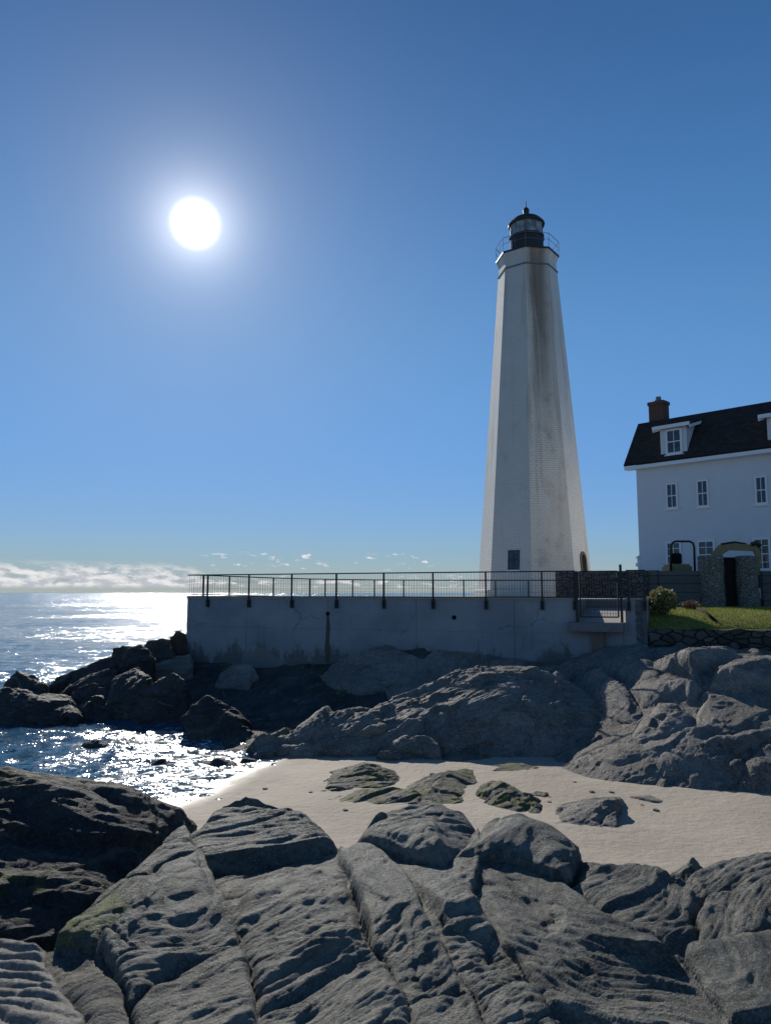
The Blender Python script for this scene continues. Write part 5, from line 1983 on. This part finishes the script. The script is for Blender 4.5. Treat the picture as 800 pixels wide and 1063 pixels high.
HLEN = 16.0
HDEP = 9.5
zev = on_wall(664, 484.5)[1]
mb = MB()
pw = [h0, h0 + hd * HLEN, h0 + hd * HLEN - hn * HDEP, h0 - hn * HDEP]
mb.prism(pw, 3.8, zev)
# gable ends follow the gambrel
ov = 0.55
BRK = 1.75
zb_ = P(663, 438.5, 48.0 + BRK * 0.7).z
zr_ = zb_ + 0.55
gp = lambda s_, e_: (h0 + hd * e_ - hn * s_)


def gable(e_):
    q = [(0.0, zev), (BRK, zb_ - 0.25), (HDEP / 2, zr_ - 0.25), (HDEP - BRK, zb_ - 0.25), (HDEP, zev)]
    vs = [V3(gp(s_, e_), z_) for s_, z_ in q] + [V3(gp(s_, e_ + 0.3), z_) for s_, z_ in q]
    mb.add(vs, [(0, 1, 2, 3, 4), (9, 8, 7, 6, 5)] + [(i, (i + 1) % 5, 5 + (i + 1) % 5, 5 + i) for i in range(5)])


gable(0.002)
gable(HLEN - 0.302)
mb.build('wall', M['house'], hs)


def uv_quads(name, quads, mat, parent, thick=None):
    """slabs given as 4 corner points; uv in metres"""
    vs, fs, uvs = [], [], []
    for q in quads:
        q = [Vector(x) for x in q]
        nrm = (q[1] - q[0]).cross(q[3] - q[0]).normalized()
        ex = (q[1] - q[0]).normalized()
        ey = nrm.cross(ex)
        b = len(vs)
        low = [x - nrm * (thick or 0.1) for x in q]
        vs += q + low
        for fc in ((0, 1, 2, 3), (7, 6, 5, 4), (0, 4, 5, 1), (1, 5, 6, 2), (2, 6, 7, 3), (3, 7, 4, 0)):
            fs.append(tuple(b + i for i in fc))
            uvs.append([((vs[b + i] - q[0]).dot(ex), (vs[b + i] - q[0]).dot(ey) + 0.37 * (vs[b + i] - q[0]).dot(nrm)) for i in fc])
    me = bpy.data.meshes.new(name)
    me.from_pydata(vs, [], fs)
    ul = me.uv_layers.new(name='UVMap')
    for p_, uu in zip(me.polygons, uvs):
        for c_, u_ in zip(p_.loop_indices, uu):
            ul.data[c_].uv = u_
    return link_mesh(name, me, mat, parent)


e0, e1 = -0.6, HLEN + 0.6
R0 = [V3(gp(-ov, e0), zev + 0.12), V3(gp(-ov, e1), zev + 0.12), V3(gp(BRK, e1), zb_), V3(gp(BRK, e0), zb_)]
R1 = [V3(gp(BRK, e0), zb_), V3(gp(BRK, e1), zb_), V3(gp(HDEP / 2, e1), zr_), V3(gp(HDEP / 2, e0), zr_)]
R2 = [V3(gp(HDEP / 2, e0), zr_), V3(gp(HDEP / 2, e1), zr_), V3(gp(HDEP - BRK, e1), zb_), V3(gp(HDEP - BRK, e0), zb_)]
R3 = [V3(gp(HDEP - BRK, e0), zb_), V3(gp(HDEP - BRK, e1), zb_), V3(gp(HDEP + ov, e1), zev + 0.12), V3(gp(HDEP + ov, e0), zev + 0.12)]
roof = uv_quads('roof', [R0, R1, R2, R3], M['shingle'], hs, 0.12)
# eaves: fascia, soffit, rake boards
mb = MB()
mb.prism([gp(-ov + 0.02, e0 + 0.03), gp(-ov + 0.02, e1 - 0.03), gp(0.0, e1 - 0.03), gp(0.0, e0 + 0.03)], zev - 0.20, zev + 0.02)
mb.build('eaves_trim', M['white'], hs)
# windows on the facade
for (xa, ya, xb, yb) in ((690.6, 502.2, 703.7, 527.5), (722.2, 498.8, 736, 525.8), (782.5, 494.8, 797, 523.0)):
    x0, y1 = on_wall(xa, ya)
    x1, y0 = on_wall(xb, yb)
    win_on(O3, rt, up, nn, x0, x1, y0, y1, hs, M['white'], fw=0.10, cols=2, rows=2, depth=0.07)
for (xa, ya, xb, yb) in ((690.5, 562.5, 708, 592), (723, 561, 743, 591), (780.5, 558.5, 801, 592)):
    x0, y1 = on_wall(xa, ya)
    x1, y0 = on_wall(xb, yb)
    win_on(O3, rt, up, nn, x0, x1, y0, y1, hs, M['white'], fw=0.12, cols=2, rows=4, depth=0.07)


# dormers
def dormer(xa, ya, xb, yb, wx):
    sh = -0.22
    x0, y1 = on_wall(xa, ya, -sh)
    x1, y0 = on_wall(xb, yb, -sh)
    F0 = lambda x, y, dep=0.0: O3 + rt * x - nn * (sh + dep) + Vector((0, 0, y))
    m_ = MB()
    dpt = 2.0
    slope = 0.28
    vs = [F0(x0, y0 - 0.3), F0(x1, y0 - 0.3), F0(x1, y1), F0(x0, y1), F0(x0, y0 - 0.3, dpt), F0(x1, y0 - 0.3, dpt), F0(x1, y1 + slope * dpt, dpt), F0(x0, y1 + slope * dpt, dpt)]
    m_.add(vs, [(0, 1, 2, 3), (5, 4, 7, 6), (0, 3, 7, 4), (1, 5, 6, 2), (3, 2, 6, 7), (0, 4, 5, 1)])
    d_ = m_.build('dormer', M['house'], hs)
    o_ = 0.36
    q = [F0(x0 - o_, y1 + 0.02 - slope * o_, -o_), F0(x1 + o_, y1 + 0.02 - slope * o_, -o_), F0(x1 + o_, y1 + 0.02 + slope * dpt, dpt), F0(x0 - o_, y1 + 0.02 + slope * dpt, dpt)]
    q = [x + Vector((0, 0, 0.12)) for x in q]
    uv_quads('dormer_roof', [q], M['shingle'], d_, 0.05)
    m_ = MB()
    m_.obox(F0((x0 + x1) / 2, y1 + 0.02, -o_ + 0.02), rt, nn, up, (x1 - x0) / 2 + o_, 0.03, 0.11)
    for xs_ in (x0 - o_ + 0.02, x1 + o_ - 0.02):
        m_.bar(F0(xs_, y1 - 0.04 - slope * o_, -o_ + 0.06), F0(xs_, y1 - 0.04 + slope * dpt, dpt), 0.05, 0.18)
    m_.build('dormer_trim', M['white'], d_)
    w0, w1 = on_wall(wx[0], wx[1], -sh), on_wall(wx[2], wx[3], -sh)
    win_on(O3 - nn * sh, rt, up, nn, w0[0], w1[0], w1[1], w0[1], d_, M['white'], fw=0.13, cols=2, rows=2, depth=0.08, pane_parent=d_)


dormer(684.5, 445.5, 713, 473.0, (690.2, 446.5, 708.5, 470.5))
dormer(795, 433, 828, 462, (799, 434, 822, 460))
# chimney
cb = P(676.0, 440, 48.0 + 1.6)
zct = P(683, 418, 49.3).z
pc = O3 + rt * 1.55 - nn * 3.0
hw_ = 0.50
ch = [pc + rt * (-hw_) + nn * hw_, pc + rt * hw_ + nn * hw_, pc + rt * hw_ - nn * hw_, pc + rt * (-hw_) - nn * hw_]


def brick_box(name, c_, hx, hy, z0, z1, parent):
    q = []
    A_ = c_ - rt * hx + nn * hy
    B_ = c_ + rt * hx + nn * hy
    C_ = c_ + rt * hx - nn * hy
    D_ = c_ - rt * hx - nn * hy
    for u1, u2 in ((A_, B_), (B_, C_), (C_, D_), (D_, A_)):
        q.append([V3(u1, z0), V3(u2, z0), V3(u2, z1), V3(u1, z1)])
    q.append([V3(A_, z1), V3(B_, z1), V3(C_, z1), V3(D_, z1)])
    return uv_quads(name, q, M['brick'], parent, 0.02)


d_ = ray(683.5, 430)
# place the chimney on the ray of its picture column, on the upper roof behind the break
tt = ((O3 - nn * (BRK + 0.75)) - Vector((0, 0, EYE))).dot(nn) / d_.dot(nn)
pc = Vector((0, 0, EYE)) + d_ * tt
zct = P(683, 417.5, pc.y).z
chim = brick_box('chimney', Vector((pc.x, pc.y, 0)), 0.52, 0.42, zb_ - 0.9, zct - 0.25, hs)
brick_box('chimney_corbel', Vector((pc.x, pc.y, 0)), 0.58, 0.48, zct - 0.25, zct - 0.02, chim)
m_ = MB()
m_.lathe((pc.x, pc.y, zct - 0.02), [(0.44, 0), (0.34, 0.10), (0.20, 0.14), (0.17, 0.38), (0.14, 0.38)], 12)
m_.build('chimney_pot', M['greyconc'], chim)

# small pale post with a wider cap by the corner of the house
q = P(663, 590, 45.5)
pp = thing('lamp_post', (q.x - 0.05, q.y, pz), 'small pale post with a wider cap beside the left corner of the house', 'post')
zt = P(663, 577.5, 45.5).z
m_ = MB()
m_.obox((q.x + 0.05, q.y, (pz + zt) / 2 - 0.4), (1, 0, 0), (0, 1, 0), (0, 0, 1), 0.10, 0.10, (zt - pz) / 2 - 0.1)
m_.build('post', M['white'], pp)
m_ = MB()
m_.lathe((q.x + 0.02, q.y, zt), [(0.24, -0.62), (0.24, -0.42), (0.13, -0.40), (0.13, -0.12), (0.26, -0.10), (0.05, 0.05)], 4, R(45))
m_.build('cap', M['white'], pp)

# ------------------------------------------------------------------ mini excavator behind the board wall
EY = 40.0
ex = thing('mini_excavator', (P(710, 600, EY).x, EY, pz), 'dusty yellow mini excavator with black roll bar parked behind the wall', 'excavator')


def E(px, py, dy=0.0):
    return P(px, py, EY + dy)


m_ = MB()
for dy in (0.0,):
    arch = [E(695.5, 600, dy), E(696, 568, dy), E(697.5, 563.5, dy), E(701, 562, dy), E(715, 562, dy), E(718.5, 563.5, dy), E(720, 568, dy), E(721, 600, dy)]
    m_.tube(arch, 0.06, 10)
m_.build('roll_bar', M['black'], ex, smooth=True)
m_ = MB()
cc = E(702, 591, 0.6)
m_.obox(cc + Vector((0, 0, -0.35)), (1, 0, 0), (0, 1, 0), (0, 0, 1), 0.58, 0.75, 0.62)
m_.build('engine_cover', M['digger'], ex, bevel=0.12)
m_ = MB()
cc = E(702, 580, 0.15)
m_.obox(cc, (1, 0, 0), (0, 1, 0), (0, 0, 1), 0.26, 0.08, 0.30)
m_.build('seat', M['rubber'], ex, bevel=0.05)
for s_ in (0, 1):
    m_ = MB()
    cc = E(692 + 26 * s_, 600, -0.2)
    m_.obox((cc.x, EY, pz + 0.25), (1, 0, 0), (0, 1, 0), (0, 0, 1), 0.15, 0.9, 0.25)
    m_.build('track', M['rubber'], ex, bevel=0.1)
m_ = MB()
bo = [(722, 601), (734, 581), (747, 565.5), (753, 563.5), (783, 565.5), (786.5, 569), (783, 572), (757, 571), (751, 574.5), (741, 587), (732, 601)]
vf = [E(a, b, -0.28) for a, b in bo]
vb = [v + Vector((0, 0.2, 0)) for v in vf]
n_ = len(bo)
m_.add(vf + vb, [tuple(range(n_)), tuple(range(n_, 2 * n_))] + [(i, (i + 1) % n_, n_ + (i + 1) % n_, n_ + i) for i in range(n_)])
m_.build('boom', M['digger'], ex)
m_ = MB()
m_.tube([E(748, 565, -0.25), E(762, 562.8, -0.25), E(774, 564.5, -0.25)], [0.06, 0.06, 0.035], 8)
m_.build('hydraulic_ram', M['black'], ex, smooth=True)
m_ = MB()
m_.bar(E(781.5, 565.5, -0.2), E(787, 578, -0.2), 0.18, 0.30)
m_.bar(E(787, 578, -0.2), E(786, 600, -0.2), 0.16, 0.22)
m_.build('dipper_arm', M['digger'], ex, bevel=0.03)
m_ = MB()
m_.tube([E(779.5, 565, -0.32), E(785, 563.5, -0.32), E(788.5, 567, -0.32)], 0.12, 8)
m_.build('pivot', M['black_iron'], ex, smooth=True)
m_ = MB()
bk = E(786, 604, -0.2)
prof_ = [(-0.35, 0.35), (0.30, 0.35), (0.38, 0.0), (0.2, -0.3), (-0.15, -0.35), (-0.40, -0.15)]
vs = []
for s_ in (-0.25, 0.25):
    for a, b in prof_:
        vs.append((bk.x + a, bk.y + s_, bk.z + b))
n_ = len(prof_)
m_.add(vs, [tuple(range(n_)), tuple(range(n_, 2 * n_))] + [(i, (i + 1) % n_, n_ + (i + 1) % n_, n_ + i) for i in range(n_)])
m_.build('bucket', M['black_iron'], ex)
